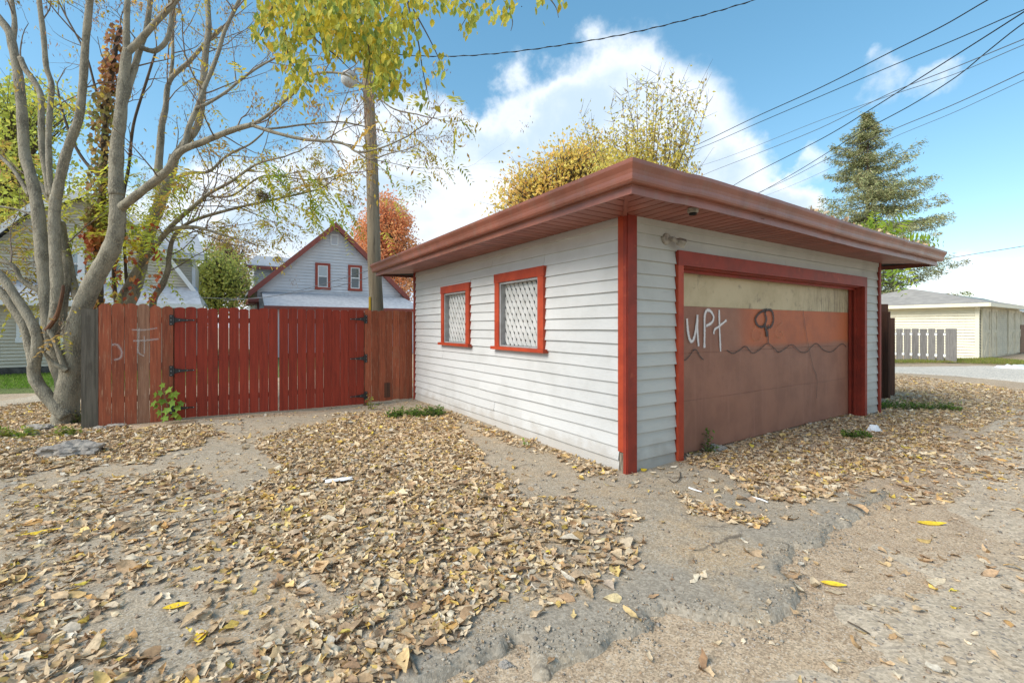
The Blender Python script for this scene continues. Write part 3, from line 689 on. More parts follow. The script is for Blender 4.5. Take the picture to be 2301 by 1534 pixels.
while t < GW+OV-.001:
    e = min(t+pw-.017, GW+OV)
    f = lambda x: min(-.001, x if x < 0 else (-.001 if x < GW else GW-x))
    soffpanel((-OV, e), (-OV, t), (max(-OV, f(t)), t), (max(-OV, f(e)), e))
    t += pw
mbx = MB()
for (s0, s1, t0, t1) in ((-OV, GL+OV, -OV, 0), (-OV, 0, 0, GW+OV), (GL, GL+OV, 0, GW+OV), (0, GL, GW, GW+OV)): mbx.boxf(G, s0, s1, t0, t1, SZ+.013, SZ+.02)
obj('soffit_backing', mbx, M['dark'], sof)
mbx = MB(); mbx.hexa([G(-OV,-OV+.03,SZ-.012),G(-.0,.0,SZ-.012),G(-.03,.03,SZ-.012),G(-OV,-OV+.07,SZ-.012),G(-OV,-OV+.03,SZ-.001),G(0,0,SZ-.001),G(-.03,.03,SZ-.001),G(-OV,-OV+.07,SZ-.001)])
obj('mitre_strip', mbx, M['soffit'], sof)
prof = [(OV-.012, 2.500), (OV+.004, 2.500), (OV+.004, 2.566), (OV+.006, 2.572), (OV+.050, 2.572), (OV+.060, 2.577), (OV+.070, 2.592), (OV+.074, 2.612), (OV+.076, 2.636), (OV+.084, 2.664), (OV+.098, 2.690), (OV+.106, 2.706), (OV+.108, 2.718), (OV+.108, 2.738), (OV+.098, 2.740), (OV+.096, 2.728), (OV+.085, 2.716), (OV+.030, 2.66), (OV-.0, 2.66)]
def run(name, side_, n):
    mbx = MB(); rs = np.random.default_rng(side_)
    wob = rs.normal(0, .0022, n+1)
    for i in range(n+1):
        q = i/n
        for (d, zz) in prof:
            if side_ == 0: s_, t_ = -d + (GL+2*d)*q, -d
            elif side_ == 1: s_, t_ = -d, -d + (GW+2*d)*(1-q)
            elif side_ == 2: s_, t_ = GL+d, -d + (GW+2*d)*q
            else: s_, t_ = -d + (GL+2*d)*(1-q), GW+d
            sg = sagf(s_, t_)
            if side_ == 0 and .74 < q < .80: sg -= .012*(d-OV)*8
            mbx.v.append(tuple(G(s_, t_ - (wob[i] if side_ == 0 else 0), zz + sg)))
    k = len(prof)
    for i in range(n):
        for j in range(k-1): a = i*k+j; mbx.f.append((a, a+k, a+k+1, a+1))
    return obj(name, mbx, M['gutter'], gar)
for sd, n in ((0, 46), (1, 40), (2, 12), (3, 12)): run('gutter', sd, n)
rf = MB(); zr0, zr1 = 2.69, 3.62; d = OV+.01; rr = GW/2+d
e = [G(-d,-d,zr0), G(GL+d,-d,zr0), G(GL+d,GW+d,zr0), G(-d,GW+d,zr0)]; r0, r1 = G(-d+rr, GW/2, zr1), G(GL+d-rr, GW/2, zr1)
rf.poly([e[0], e[1], r1, r0]); rf.poly([e[2], e[3], r0, r1]); rf.poly([e[1], e[2], r1]); rf.poly([e[3], e[0], r0]); obj('roof', rf, M['shingle_garage'], gar)
# leaves and twigs caught in the gutter come with the litter below

# floodlight on the front wall
fl = thing('floodlight', 'small weathered floodlight with one lamp head above the left of the garage door', 'light', G(.68, -.03, 2.30))
def fpt(px, py, t): s, z = onfront(px, py, t); return G(s, t, z)
c = fpt(1497, 537, -.01)
mbx = MB(); mbx.tube([c + V*.028, c + V*0, c - V*.018, c - V*.026], [.062, .062, .056, .03], 20); obj('base_plate', mbx, M['fixture'], fl, smooth=False)
mbx = MB(); mbx.tube([c - V*.02 + U*.01, c - V*.055 + U*.035 + Vector((0,0,-.005)), c - V*.06 + U*.06 + Vector((0,0,-.012))], [.018, .024, .026], 12); obj('swivel', mbx, M['fixture'], fl)
h0 = c - V*.055 + U*.055 + Vector((0,0,-.012)); ax = (U*.75 + Vector((0,0,-.35)) - V*.5).normalized()
mbx = MB(); mbx.tube([h0, h0+ax*.03, h0+ax*.05, h0+ax*.115, h0+ax*.12], [.022, .030, .048, .056, .056], 4); obj('lamp_head', mbx, M['fixture'], fl)
mbx = MB(); mbx.tube([h0+ax*.119, h0+ax*.124], [.047, .045], 4); obj('lens', mbx, M['curtain'], fl)
vent = thing('lamp_holder', 'bare round lamp socket under the front gutter', 'light', G(.1, -.55, 2.50))
cc = G(.33, -.50, 2.50)
mbx = MB(); mbx.tube([cc + Vector((0,0,.034)), cc + Vector((0,0,.0)), cc + Vector((0,0,-.005))], [.050, .048, .042], 20); obj('rim', mbx, M['fixture'], vent)
mbx = MB(); mbx.tube([cc + Vector((0,0,-.005)), cc + Vector((0,0,-.022))], [.034, .034], 16); obj('socket', mbx, M['dark'], vent)

# ---------------------------------------------------------------- fence, gates and posts on the line of the garage's back corner
BF = G(0, GW, 0)
def FN(s, t, z): return BF + U*s + V*t + Vector((0, 0, z))
def board(parent, fr, a, b, z0, z1, m, thick=.018, dome=.03, lean=0., t0=0.):
    """one picket with a rounded head"""
    w = b-a; out = []
    out += [(a, z0), (b, z0)]
    for k in range(9):
        q = k/8; out.append((b - w*q, z1 - dome + dome*math.sin(math.pi*q)**.55))
    sh = lambda x, z: x + lean*(z-z0)
    mb = MB(); mb.prism([fr(sh(x, z), t0, z) for x, z in out], [fr(sh(x, z), t0+thick, z) for x, z in out]); return obj('board', mb, m, parent)
def fgz(s): p = FN(s, 0, 0); return tops(p.x, p.y)
fpL = thing('board_fence', 'weathered red fence panel of six tall round-topped boards beside the tree', 'fence', FN(-4.4, 0, 0), 'red fence panels beside the gates')
xs = np.linspace(-4.85, -3.965, 7)
for i in range(6):
    board(fpL, FN, xs[i]+.003, xs[i+1]-.003, .0+.008*random.random()+fgz(xs[i]), 1.785+random.uniform(-.012,.012)-(.015 if i > 3 else 0), M['worn_brown'] if i == 3 else M['old_red'], dome=.045, t0=random.uniform(-.004,.004))
for z_ in (.3, 1.5):
    mbx = MB(); mbx.boxf(FN, -4.85, -3.97, .022, .06, z_, z_+.09); obj('rail', mbx, M['rail_wood'], fpL)
mbx = MB(); mbx.boxf(FN, -3.99, -3.90, .062, .15, -.1, 1.74); obj('post', mbx, M['rail_wood'], fpL)
pst = MB(); pst.boxf(FN, -5.04, -4.87, .02, .16, -.1, 1.70)
pst.boxf(FN, -4.868, -4.855, -.004, .14, -.05, 1.72)
o = obj('fence_post', pst, M['grey_wood']); tag(o, 'thick grey weathered post between the tree trunk and the red boards', 'post')
mbx = MB(); Z3 = lambda x, y: (x*.35864, 450+y*.35864)
def onfence(px, py):
    r = (px-CX)/F; s = (r*BF.y - BF.x)/(U.x-U.y*r); Y = BF.y+U.y*s; return s, H+(HZ-py)/F*Y
ffn = lambda d: (lambda s, z: FN(s, d, z))
of = lambda l: [onfence(*Z3(*q)) for q in l]
stroke(mbx, of([(700,905),(735,905),(762,945),(755,985),(715,1000)]), .030, ffn(-.008)); stroke(mbx, of([(825,810),(900,812),(985,800)]), .022, ffn(-.0085))
stroke(mbx, of([(872,800),(868,880),(868,950),(905,975)]), .022, ffn(-.009)); stroke(mbx, of([(835,880),(900,878),(995,868)]), .026, ffn(-.0095)); stroke(mbx, of([(905,850),(905,960)]), .016, ffn(-.010))
obj('sprayed_marks', mbx, M['spray_faint'], fpL)
fpR = thing('board_fence', 'faded red-brown fence panel of narrow boards between the right gate and the garage', 'fence', FN(-.5, 0, 0), 'red fence panels beside the gates')
xs = np.linspace(-1.0, -.035, 8)
for i in range(7): board(fpR, FN, xs[i]+.003, xs[i+1]-.004, -.03+.02*random.random(), 1.765+random.uniform(-.01,.01), M['old_red'], dome=.022, t0=random.uniform(-.004,.004))
for z_ in (.3, .95, 1.5):
    mbx = MB(); mbx.boxf(FN, -1.0, -.04, .022, .06, z_, z_+.09); obj('rail', mbx, M['rail_wood'], fpR)
mbx = MB(); mbx.boxf(FN, -1.0, -.91, .062, .15, -.15, 1.72); obj('post', mbx, M['rail_wood'], fpR)
mbx = MB(); mbx.boxf(FN, -.62, -.50, -.010, -.0055, .04, .33); obj('patch_board', mbx, M['dark_brown'], fpR)
def hinge(parent, s0, z, sgn):
    """T hinge: plate on the fence side of s0, strap tapering onto the gate"""
    h = bpy.data.objects.new('hinge', None); col.objects.link(h); h.parent = parent; h.location = FN(s0, -.01, z) - WLOC[parent.name]; WLOC[h.name] = FN(s0, -.01, z)
    mb = MB(); a, b = sorted((s0 - sgn*.058, s0 - sgn*.004)); mb.boxf(FN, a, b, -.016, -.0115, z-.082, z+.082); obj('plate', mb, M['iron'], h)
    mb = MB(); a = s0 + sgn*.010; pts = [(a, z-.038), (a, z+.038), (s0+sgn*.10, z+.022), (s0+sgn*.21, z+.010), (s0+sgn*.255, z+.012), (s0+sgn*.275, z), (s0+sgn*.255, z-.012), (s0+sgn*.21, z-.010), (s0+sgn*.10, z-.022)]
    mb.prism([FN(x, -.0165, y) for x, y in pts], [FN(x, -.012, y) for x, y in pts]); obj('strap', mb, M['iron'], h)
    mb = MB(); mb.tube([FN(s0, -.022, z-.05), FN(s0, -.022, z+.05)], .0115, 10); mb.tube([FN(s0, -.022, z-.058), FN(s0, -.022, z+.058)], .006, 8); obj('pin', mb, M['iron'], h)
    mb = MB()
    for (x, y) in ((s0-sgn*.035, z+.06), (s0-sgn*.035, z-.06), (s0-sgn*.035, z), (s0+sgn*.07, z), (s0+sgn*.17, z), (s0+sgn*.255, z)): mb.tube([FN(x, -.0165, y), FN(x, -.0205, y)], .0055, 8)
    obj('screw', mb, M['steel'], h)
gL = thing('gate', 'left leaf of the red board gate, hinged beside the leafy sapling', 'gate', FN(-3.2, 0, 0), 'red double gates')
gR = thing('gate', 'right leaf of the red board gate, hinged on its right next to the garage side', 'gate', FN(-1.8, 0, 0), 'red double gates')
for (g, a, b, zl, zr) in ((gL, -3.955, -2.495, -.005, -.03), (gR, -2.476, -1.012, -.035, -.05)):
    xs = np.linspace(a, b, 11)
    for i in range(10):
        q = (i+.5)/10; wide = .0016 + .0022*random.random()
        board(g, FN, xs[i]+wide, xs[i+1]-wide, zl+(zr-zl)*q, 1.752+.010*math.sin(i*1.7)+random.uniform(-.004,.004)+(.012 if g is gR else 0), M['gate_red'], dome=.024, lean=random.uniform(-.0015,.0015), t0=random.uniform(-.003,.003))
    for z_ in (.22, .88, 1.50):
        mbx = MB(); mbx.boxf(FN, a+.01, b-.01, .022, .058, z_, z_+.085); obj('rail', mbx, M['rail_wood'], g)
    for z_ in ((1.545, .745, .15) if g is gL else (1.585, .83, .11)): hinge(g, a-.004 if g is gL else b+.004, z_, 1 if g is gL else -1)

# brown fence end past the far front corner
fe = thing('fence', 'dark brown board fence end standing just past the far corner of the garage', 'fence', P(1996, 890, 9.4))
def FE(s, t, z): return Vector(gp(1985, 892)+(0,)) + U*s + V*t + Vector((0,0,z))
bz = fe.location
for (px0, px1, yt, Y, m) in ((1981, 1996, 683, 9.35, 'dark_brown'), (1996.5, 2001, 700, 9.25, 'dark_brown'), (2001, 2011, 714, 9.6, 'grey_wood')):
    a = P(px0, 0, Y); b = P(px1, 0, Y); zt = H+(HZ-yt)/F*Y; mbx = MB(); w = Vector((0, .12, 0)) + V*.1
    mbx.hexa([Vector((a.x,a.y,-.1)), Vector((b.x,b.y,-.1)), Vector((b.x,b.y,-.1))+w, Vector((a.x,a.y,-.1))+w, Vector((a.x,a.y,zt)), Vector((b.x,b.y,zt)), Vector((b.x,b.y,zt))+w, Vector((a.x,a.y,zt))+w])
    obj('board' if yt != 714 else 'post', mbx, M['dark_brown'], fe)

# ---------------------------------------------------------------- far houses
def lap_wall(name, fr, a, b, z0, z1, pitch, m, parent, top=None):
    """siding drawn as real laps, joined into one part: too fine to pick apart at this distance"""
    mb = MB(); z = z0
    while z < z1-.001:
        zt = min(z+pitch, z1)
        def span(zz):
            if top is None: return a, b
            return top(zz)
        (a0, b0), (a1, b1) = span(z), span(zt)
        if b0-a0 > .02:
            mb.quad(fr(a0, .029, z), fr(b0, .029, z), fr(b1, -.018, zt), fr(a1, -.018, zt))
            mb.quad(fr(a0, -.018, z), fr(b0, -.018, z), fr(b0, .029, z), fr(a0, .029, z))
        z += pitch
    return obj(name, mb, m, parent)
def house_window(parent, fr, a, b, z0, z1, trim, tw, sash, panes=2, glass=None, blind=None):
    """trim, sash and glass; fr(along, out, z)"""
    w = bpy.data.objects.new('window', None); col.objects.link(w); w.parent = parent; base = fr(a, 0, z0); w.location = base - WLOC[parent.name]; WLOC[w.name] = base
    mb = MB(); mb.boxf(fr, a, a+tw, .03, .06, z0+tw, z1-tw); mb.boxf(fr, b-tw, b, .03, .06, z0+tw, z1-tw); mb.boxf(fr, a, b, .03, .062, z1-tw+.001, z1); mb.boxf(fr, a-.02, b+.02, .03, .075, z0, z0+tw-.001); obj('frame', mb, trim, w)
    s = .05; a2, b2, y0, y1 = a+tw, b-tw, z0+tw, z1-tw; zm = (y0+y1)/2
    mb = MB(); mb.boxf(fr, a2+.001, a2+s, .028, .045, y0, y1); mb.boxf(fr, b2-s, b2-.001, .028, .045, y0, y1); mb.boxf(fr, a2+s, b2-s, .028, .046, y0, y0+s); mb.boxf(fr, a2+s, b2-s, .028, .046, y1-s, y1); mb.boxf(fr, a2+s, b2-s, .028, .047, zm-.03, zm+.03); obj('sash', mb, sash, w)
    mb = MB(); mb.boxf(fr, a2+s, b2-s, .02, .032, y0+s, zm-.03); obj('pane', mb, M['glass'], w)
    mb = MB(); mb.boxf(fr, a2+s, b2-s, .02, .032, zm+.03, y1-s); obj('pane', mb, blind or M['glass'], w)
    return w
# grey-blue gabled house
HB = P(752, 0, 25); HB.z = 0
def HF(s, t, z): return HB + U*s + V*t + Vector((0,0,z))
hf = lambda a, o, z: HF(a, -o, z)
h1 = thing('house', 'pale blue-grey house with a steep red-edged gable behind the red gate', 'house', HF(0, 4, 0))
HW, EZ, PZ = 3.75, 3.45, 7.05
sl_ = (PZ-EZ)/HW
mbx = MB(); mbx.poly([HF(-HW,.05,-.5), HF(HW,.05,-.5), HF(HW,.05,EZ), HF(0,.05,PZ-.05), HF(-HW,.05,EZ)]); mbx.quad(HF(-HW,.03,-.5),HF(-HW,.03,EZ),HF(-HW,9,EZ),HF(-HW,9,-.5)); mbx.quad(HF(HW,.03,-.5),HF(HW,9,-.5),HF(HW,9,EZ),HF(HW,.03,EZ)); obj('wall', mbx, M['blue_grey_siding'], h1)
lap_wall('siding', hf, -HW, HW, 2.2, PZ-.1, .165, M['blue_grey_siding'], h1, lambda z: (-HW, HW) if z < EZ else (-(PZ-z)/sl_, (PZ-z)/sl_))
for sgn in (-1, 1):
    ex, ez = sgn*(HW+.42), EZ-.42*sl_+.02
    mbx = MB(); mbx.hexa([HF(0,-.38,PZ+.02),HF(ex,-.38,ez+.02),HF(ex,9,ez+.02),HF(0,9,PZ+.02),HF(0,-.38,PZ+.14),HF(ex,-.38,ez+.14),HF(ex,9,ez+.14),HF(0,9,PZ+.14)]); obj('roof', mbx, M['shingle_house'], h1)
    mbx = MB(); mbx.hexa([HF(0,-.43,PZ-.20),HF(ex,-.43,ez-.20),HF(ex,-.385,ez-.20),HF(0,-.385,PZ-.20),HF(0,-.43,PZ+.13),HF(ex,-.43,ez+.13),HF(ex,-.385,ez+.13),HF(0,-.385,PZ+.13)]); obj('barge_board', mbx, M['house_red'], h1)
    mbx = MB(); mbx.hexa([HF(0,-.38,PZ-.12),HF(ex,-.38,ez-.10),HF(ex,.0,ez-.10),HF(0,0,PZ-.12),HF(0,-.38,PZ-.10),HF(ex,-.38,ez-.08),HF(ex,0,ez-.08),HF(0,0,PZ-.10)]); obj('eave_soffit', mbx, M['house_red'], h1)
    mbx = MB(); a_, b_ = sorted((sgn*(HW-.05), ex)); mbx.boxf(HF, a_, b_, -.44, 0, ez-.38, ez-.19); obj('eave_return', mbx, M['house_red'], h1)
def onH(px, py, fr0, Yb):
    r = (px-CX)/F; b0 = fr0(0,0,0); s = (r*b0.y-b0.x)/(U.x-U.y*r); Y = b0.y+U.y*s; return s, H+(HZ-py)/F*Y
for (x0, x1, yt, yb) in ((708, 742, 590, 650), (782, 813, 595, 653)):
    a, zt = onH(x0, yt, HF, 0); b, _ = onH(x1, yt, HF, 0); _, zb_ = onH(x0, yb, HF, 0)
    house_window(h1, hf, a, b, zb_, zt, M['house_red_win'], .13, M['white_trim'], blind=M['glass_pale'] if x0 < 750 else None)
a, zt = onH(742, 528, HF, 0); b, _ = onH(760, 528, HF, 0); _, zb_ = onH(742, 549, HF, 0)
v_ = bpy.data.objects.new('gable_vent', None); col.objects.link(v_); v_.parent = h1; WLOC[v_.name] = HF(a, 0, zb_); v_.location = WLOC[v_.name]-WLOC[h1.name]
mbx = MB(); mbx.boxf(hf, a, a+.06, .03, .06, zb_, zt); mbx.boxf(hf, b-.06, b, .03, .06, zb_, zt); mbx.boxf(hf, a, b, .03, .062, zt+.001, zt+.06); mbx.boxf(hf, a, b, .03, .062, zb_-.06, zb_-.001); obj('frame', mbx, M['white_trim'], v_)
for i in range(7):
    zz = zb_ + (zt-zb_)*i/7; mbx = MB(); mbx.quad(hf(a+.06,.05,zz), hf(b-.06,.05,zz), hf(b-.06,.03,zz+(zt-zb_)/7*.8), hf(a+.06,.03,zz+(zt-zb_)/7*.8)); obj('louvre', mbx, M['blue_grey_siding'], v_)
# lean-to roof in front of it
mbx = MB(); zt, zb_ = 3.25, 2.42
mbx.hexa([HF(-3.55,-.02,zt-.1),HF(3.8,-.02,zt-.1),HF(4.3,-2.4,zb_-.08),HF(-3.6,-2.4,zb_-.08),HF(-3.55,-.02,zt),HF(3.8,-.02,zt),HF(4.3,-2.4,zb_),HF(-3.6,-2.4,zb_)]); obj('porch_roof', mbx, M['shingle_house'], h1)
mbx = MB(); mbx.boxf(HF, -3.62, 4.32, -2.46, -2.405, zb_-.16, zb_+.01); obj('porch_gutter', mbx, M['house_red'], h1)
mbx = MB(); mbx.boxf(HF, -3.4, 4.0, -2.2, -.1, -.4, zb_-.12); obj('porch', mbx, M['blue_grey_siding'], h1)
mbx = MB(); mbx.boxf(HF, -1.9, -.6, -2.235, -2.205, .4, zb_-.2); obj('porch_window', mbx, M['glass_pale'], h1)
# wing on the left: low eave seen beyond the barge board
a0_ = P(618, 0, 28.5)
def WG(s, t, z): return Vector((a0_.x, a0_.y, 0)) + U*s + V*t + Vector((0,0,z))
mbx = MB(); mbx.boxf(WG, -1.15, 4, .05, 5, -.3, 5.0); obj('wing_wall', mbx, M['blue_grey_siding'], h1)
lap_wall('siding', lambda a, o, z: WG(a, -o, z), -1.15, 3, 2.2, 5.0, .125, M['blue_grey_siding'], h1)
mbx = MB(); mbx.boxf(WG, -1.5, 3, -.42, -.36, 5.0, 5.18); mbx.boxf(WG, -1.5, 3, -.359, -.002, 5.0, 5.03); obj('wing_fascia', mbx, M['house_red'], h1)
mbx = MB(); mbx.hexa([WG(-1.5,-.40,5.16),WG(3,-.40,5.16),WG(3,2.6,6.15),WG(-.9,2.6,6.15),WG(-1.5,-.4,5.22),WG(3,-.4,5.22),WG(3,2.6,6.21),WG(-.9,2.6,6.21)]); obj('wing_roof', mbx, M['shingle_house'], h1)
mbx = MB(); vp = WG(.25, 1.1, 5.6); mbx.tube([vp, vp+Vector((0,0,.28)), vp+Vector((0,0,.30)), vp+Vector((0,0,.42))], [.11,.11,.19,.19], 12); obj('roof_vent', mbx, M['bark_dark'], h1)
# small grey entrance on the left of the gable, with a downpipe
mbx = MB(); mbx.boxf(HF, -4.15, -3.8, -.30, 2.2, 2.6, 2.78); obj('eave_box', mbx, M['house_red'], h1)
mbx = MB(); mbx.tube([HF(-3.72,-.1,2.7), HF(-3.70,-.1,0)], .045, 8); obj('downpipe', mbx, M['house_red'], h1)

# cream gambrel house on the left
CB = P(190, 0, 15.2); CB.z = 0
def CF_(s, t, z): return CB + U*s + V*t + Vector((0,0,z))
cf = lambda a, o, z: CF_(a, -o, z)
h2 = thing('house', 'cream clapboard house with a curved barn-like gable and white trim behind the bare tree', 'house', CF_(0, 3, 0))
out = [(-3.15, 2.55), (-2.05, 4.1), (-1.2, 5.12), (0, 5.75), (1.2, 5.12), (2.05, 4.1), (3.15, 2.55)]
def gam(z):
    z = max(2.56, min(z, 5.74))
    pr = [(3.15, 2.55), (2.05, 4.1), (1.2, 5.12), (0, 5.75)]
    for (x0, z0), (x1, z1) in zip(pr[:-1], pr[1:]):
        if z <= z1: x = x0+(x1-x0)*(z-z0)/(z1-z0); return (-x, x)
    return (0, 0)
mbx = MB(); mbx.prism([CF_(x, .05, z) for x, z in out], [CF_(x, 6, z) for x, z in out]); obj('upper_wall', mbx, M['cream_siding'], h2)
lap_wall('siding', cf, -3.1, 3.1, 2.6, 5.7, .105, M['cream_siding'], h2, gam)
for sg in (-1, 1):
    pr = [(sg*3.35, 2.30), (sg*2.15, 4.15), (sg*1.27, 5.22), (0, 5.90)]
    for i in range(3):
        (x0, z0), (x1, z1) = pr[i], pr[i+1]
        mbx = MB(); mbx.hexa([CF_(x0,-.28,z0),CF_(x1,-.28,z1),CF_(x1,6.2,z1),CF_(x0,6.2,z0),CF_(x0,-.28,z0+.1),CF_(x1,-.28,z1+.1),CF_(x1,6.2,z1+.1),CF_(x0,6.2,z0+.1)]); obj('roof', mbx, M['shingle_house'], h2)
        mbx = MB(); mbx.hexa([CF_(x0,-.33,z0-.16),CF_(x1,-.33,z1-.16),CF_(x1,-.285,z1-.16),CF_(x0,-.285,z0-.16),CF_(x0,-.33,z0+.09),CF_(x1,-.33,z1+.09),CF_(x1,-.285,z1+.09),CF_(x0,-.285,z0+.09)]); obj('barge_board', mbx, M['white_trim'], h2)
for (x0, x1, yt, yb) in ((243, 281, 548, 636), (152, 184, 556, 642)):
    r_ = lambda px: ((px-CX)/F)
    a, zt = onH(x0, yt, CF_, 0); b, _ = onH(x1, yt, CF_, 0); _, zb_ = onH(x0, yb, CF_, 0); zb_ = max(zb_, 2.95)
    house_window(h2, cf, a-.08, b+.08, zb_, zt+.06, M['white_trim'], .13, M['white_trim'], blind=M['glass_pale'])
# lower storey comes forward under a skirt roof
def CL(s, t, z): return CF_(s, t-1.0, z)
cl = lambda a, o, z: CL(a, -o, z)
mbx = MB(); mbx.boxf(CL, -5.5, 3.0, .05, 7, .12, 2.2); obj('lower_wall', mbx, M['cream_siding'], h2)
lap_wall('siding', cl, -5.5, 3.0, .22, 2.15, .105, M['cream_siding'], h2)
mbx = MB(); mbx.boxf(CL, -5.52, 3.02, -.02, 6, -.2, .215); obj('foundation', mbx, M['foundation'], h2)
mbx = MB(); mbx.hexa([CL(-5.8,-.40,2.12),CL(3.3,-.40,2.12),CL(3.1,1.02,2.82),CL(-5.8,1.02,2.82),CL(-5.8,-.40,2.22),CL(3.3,-.40,2.22),CL(3.1,1.02,2.92),CL(-5.8,1.02,2.92)]); obj('skirt_roof', mbx, M['shingle_house'], h2)
mbx = MB(); mbx.boxf(CL, -5.8, 3.32, -.46, -.405, 2.08, 2.23); mbx.boxf(CL, -5.8, 3.3, -.404, .0, 2.08, 2.11); obj('skirt_gutter', mbx, M['white_trim'], h2)
for (x0, x1, yt, yb) in ((38, 98, 698, 770), (140, 152, 700, 770)):
    a, zt = onH(x0, yt, CL, 0); b, _ = onH(x1, yt, CL, 0); _, zb_ = onH(x0, yb, CL, 0)
    house_window(h2, cl, a, b+.1, zb_, zt, M['white_trim'], .14, M['white_trim'])
# cross wing on its right
c0_ = P(437, 0, 19.2)
def CW(s, t, z): return Vector((c0_.x, c0_.y, 0)) + U*s + V*t + Vector((0,0,z))
mbx = MB(); mbx.boxf(CW, -4, 0, .05, 5, -.2, 4.30); obj('wing_wall', mbx, M['cream_siding'], h2)
lap_wall('siding', lambda a, o, z: CW(a, -o, z), -4, -.09, 1.5, 4.28, .105, M['cream_siding'], h2)
mbx = MB(); mbx.boxf(CW, -.088, .03, -.04, .0, 0, 4.28); obj('corner_trim', mbx, M['white_trim'], h2)
mbx = MB(); mbx.boxf(CW, -4, .35, -.38, -.33, 4.26, 4.44); mbx.boxf(CW, -4, .33, -.328, -.002, 4.30, 4.33); obj('wing_fascia', mbx, M['white_trim'], h2)
mbx = MB(); mbx.hexa([CW(-4,-.36,4.42),CW(.35,-.36,4.42),CW(.0,2.6,5.75),CW(-4,2.6,5.75),CW(-4,-.36,4.5),CW(.35,-.36,4.5),CW(0,2.6,5.83),CW(-4,2.6,5.83)]); obj('wing_roof', mbx, M['shingle_house'], h2)

# upper roof of a neighbour, far left
# pale cream garage across the street
KB = Vector((20.9, 20.2, 0))
def KF(s, t, z): return KB + U*s + V*t + Vector((0,0,z))
h3 = thing('garage', 'pale cream garage with a grey hip roof and folding doors across the street', 'garage', KF(4, 3, 0))
mbx = MB(); mbx.boxf(KF, .05, 8.6, .05, 6.5, -.1, 2.5); obj('wall', mbx, M['pale_cream'], h3)
lap_wall('siding', lambda a, o, z: KF(-o, -a, z), -6.5, -.0, 0, 2.45, .13, M['pale_cream'], h3)
lap_wall('siding', lambda a, o, z: KF(a, -o, z), .0, .35, 0, 2.45, .13, M['pale_cream'], h3)
mbx = MB(); mbx.boxf(KF, -.045, .0, -.045, .09, 0, 2.46); obj('corner_trim', mbx, M['pale_cream'], h3)
o_ = .45; zz = 2.50; pk = 3.52
e = [KF(-o_,-o_,zz), KF(9,-o_,zz), KF(9,7,zz), KF(-o_,7,zz)]; r0, r1 = KF(3.3, 3.25, pk), KF(5.4, 3.25, pk)
mbx = MB(); mbx.poly([e[0], e[1], r1, r0]); mbx.poly([e[2], e[3], r0, r1]); mbx.poly([e[1], e[2], r1]); mbx.poly([e[3], e[0], r0]); obj('roof', mbx, M['shingle_cream'], h3)
mbx = MB(); mbx.boxf(KF, -o_-.03, -o_, -o_, 7, zz-.17, zz-.01); mbx.boxf(KF, -o_, 9, -o_-.03, -o_, zz-.17, zz-.01); mbx.boxf(KF, -o_, 9, -o_, 7, zz-.10, zz-.07); obj('fascia', mbx, M['pale_cream'], h3)
for i, (x0, x1) in enumerate(((2202, 2222), (2223, 2237), (2237.5, 2260), (2261, 2277), (2277.5, 2292))):
    a, _ = onH(x0, 700, KF, 0); b, _ = onH(x1, 700, KF, 0); b -= .04
    dd = bpy.data.objects.new('door', None); col.objects.link(dd); dd.parent = h3; WLOC[dd.name] = KF(a, 0, 0); dd.location = WLOC[dd.name]-WLOC[h3.name]
    kf = lambda a, o, z: KF(a, -o, z)
    if i == 2:
        n = 22
        for j in range(n):
            z0 = .08 + 2.2*j/n; mbx = MB(); mbx.hexa([kf(a,.03,z0),kf(b,.03,z0),kf(b,.07,z0),kf(a,.07,z0),kf(a,.03,z0+.09),kf(b,.03,z0+.09),kf(b,.045,z0+.09),kf(a,.045,z0+.09)]); obj('slat', mbx, M['cream_door'], dd)
    else:
        mbx = MB(); mbx.boxf(kf, a, b, .03, .06, .04, 2.28); obj('panel', mbx, M['cream_door'], dd)
        w_ = .13*(b-a); mbx = MB(); mbx.boxf(kf, a, a+w_, .0605, .085, .04, 2.28); mbx.boxf(kf, b-w_, b, .0605, .085, .04, 2.28); mbx.boxf(kf, a+w_, b-w_, .0605, .083, 1.15, 1.30); mbx.boxf(kf, a+w_, b-w_, .0605, .083, 2.15, 2.28)
        mbx.hexa([kf(a+w_,.0605,.06),kf(a+w_+.2,.0605,.06),kf(a+w_+.2,.083,.06),kf(a+w_,.083,.06),kf(b-w_-.2,.0605,1.14),kf(b-w_,.0605,1.14),kf(b-w_,.083,1.14),kf(b-w_-.2,.083,1.14)]); obj('brace', mbx, M['cream_door'], dd)
# teal roofed house beyond
TB = P(2190, 0, 36); TB.z = 0
def TF(s, t, z): return TB + U*s + V*t + Vector((0,0,z))
h4 = thing('house', 'low house under a wide teal roof, beyond the pale cream garage', 'house', TF(6, 4, 0))
mbx = MB(); mbx.boxf(TF, -1, 22, 0, 8, 0, 2.9); obj('wall', mbx, M['cream_siding'], h4)
mbx = MB(); mbx.hexa([TF(-2,-.8,2.85),TF(24,-.8,2.85),TF(24,4,4.62),TF(-2,4,4.62),TF(-2,-.8,2.95),TF(24,-.8,2.95),TF(24,4,4.72),TF(-2,4,4.72)]); mbx.hexa([TF(-2,4,4.6),TF(24,4,4.6),TF(24,8.8,2.85),TF(-2,8.8,2.85),TF(-2,4,4.7),TF(24,4,4.7),TF(24,8.8,2.95),TF(-2,8.8,2.95)]); obj('roof', mbx, M['teal_roof'], h4)
mbx = MB(); mbx.boxf(TF, -2, 24, -.86, -.805, 2.78, 2.97); obj('fascia', mbx, M['white_trim'], h4)
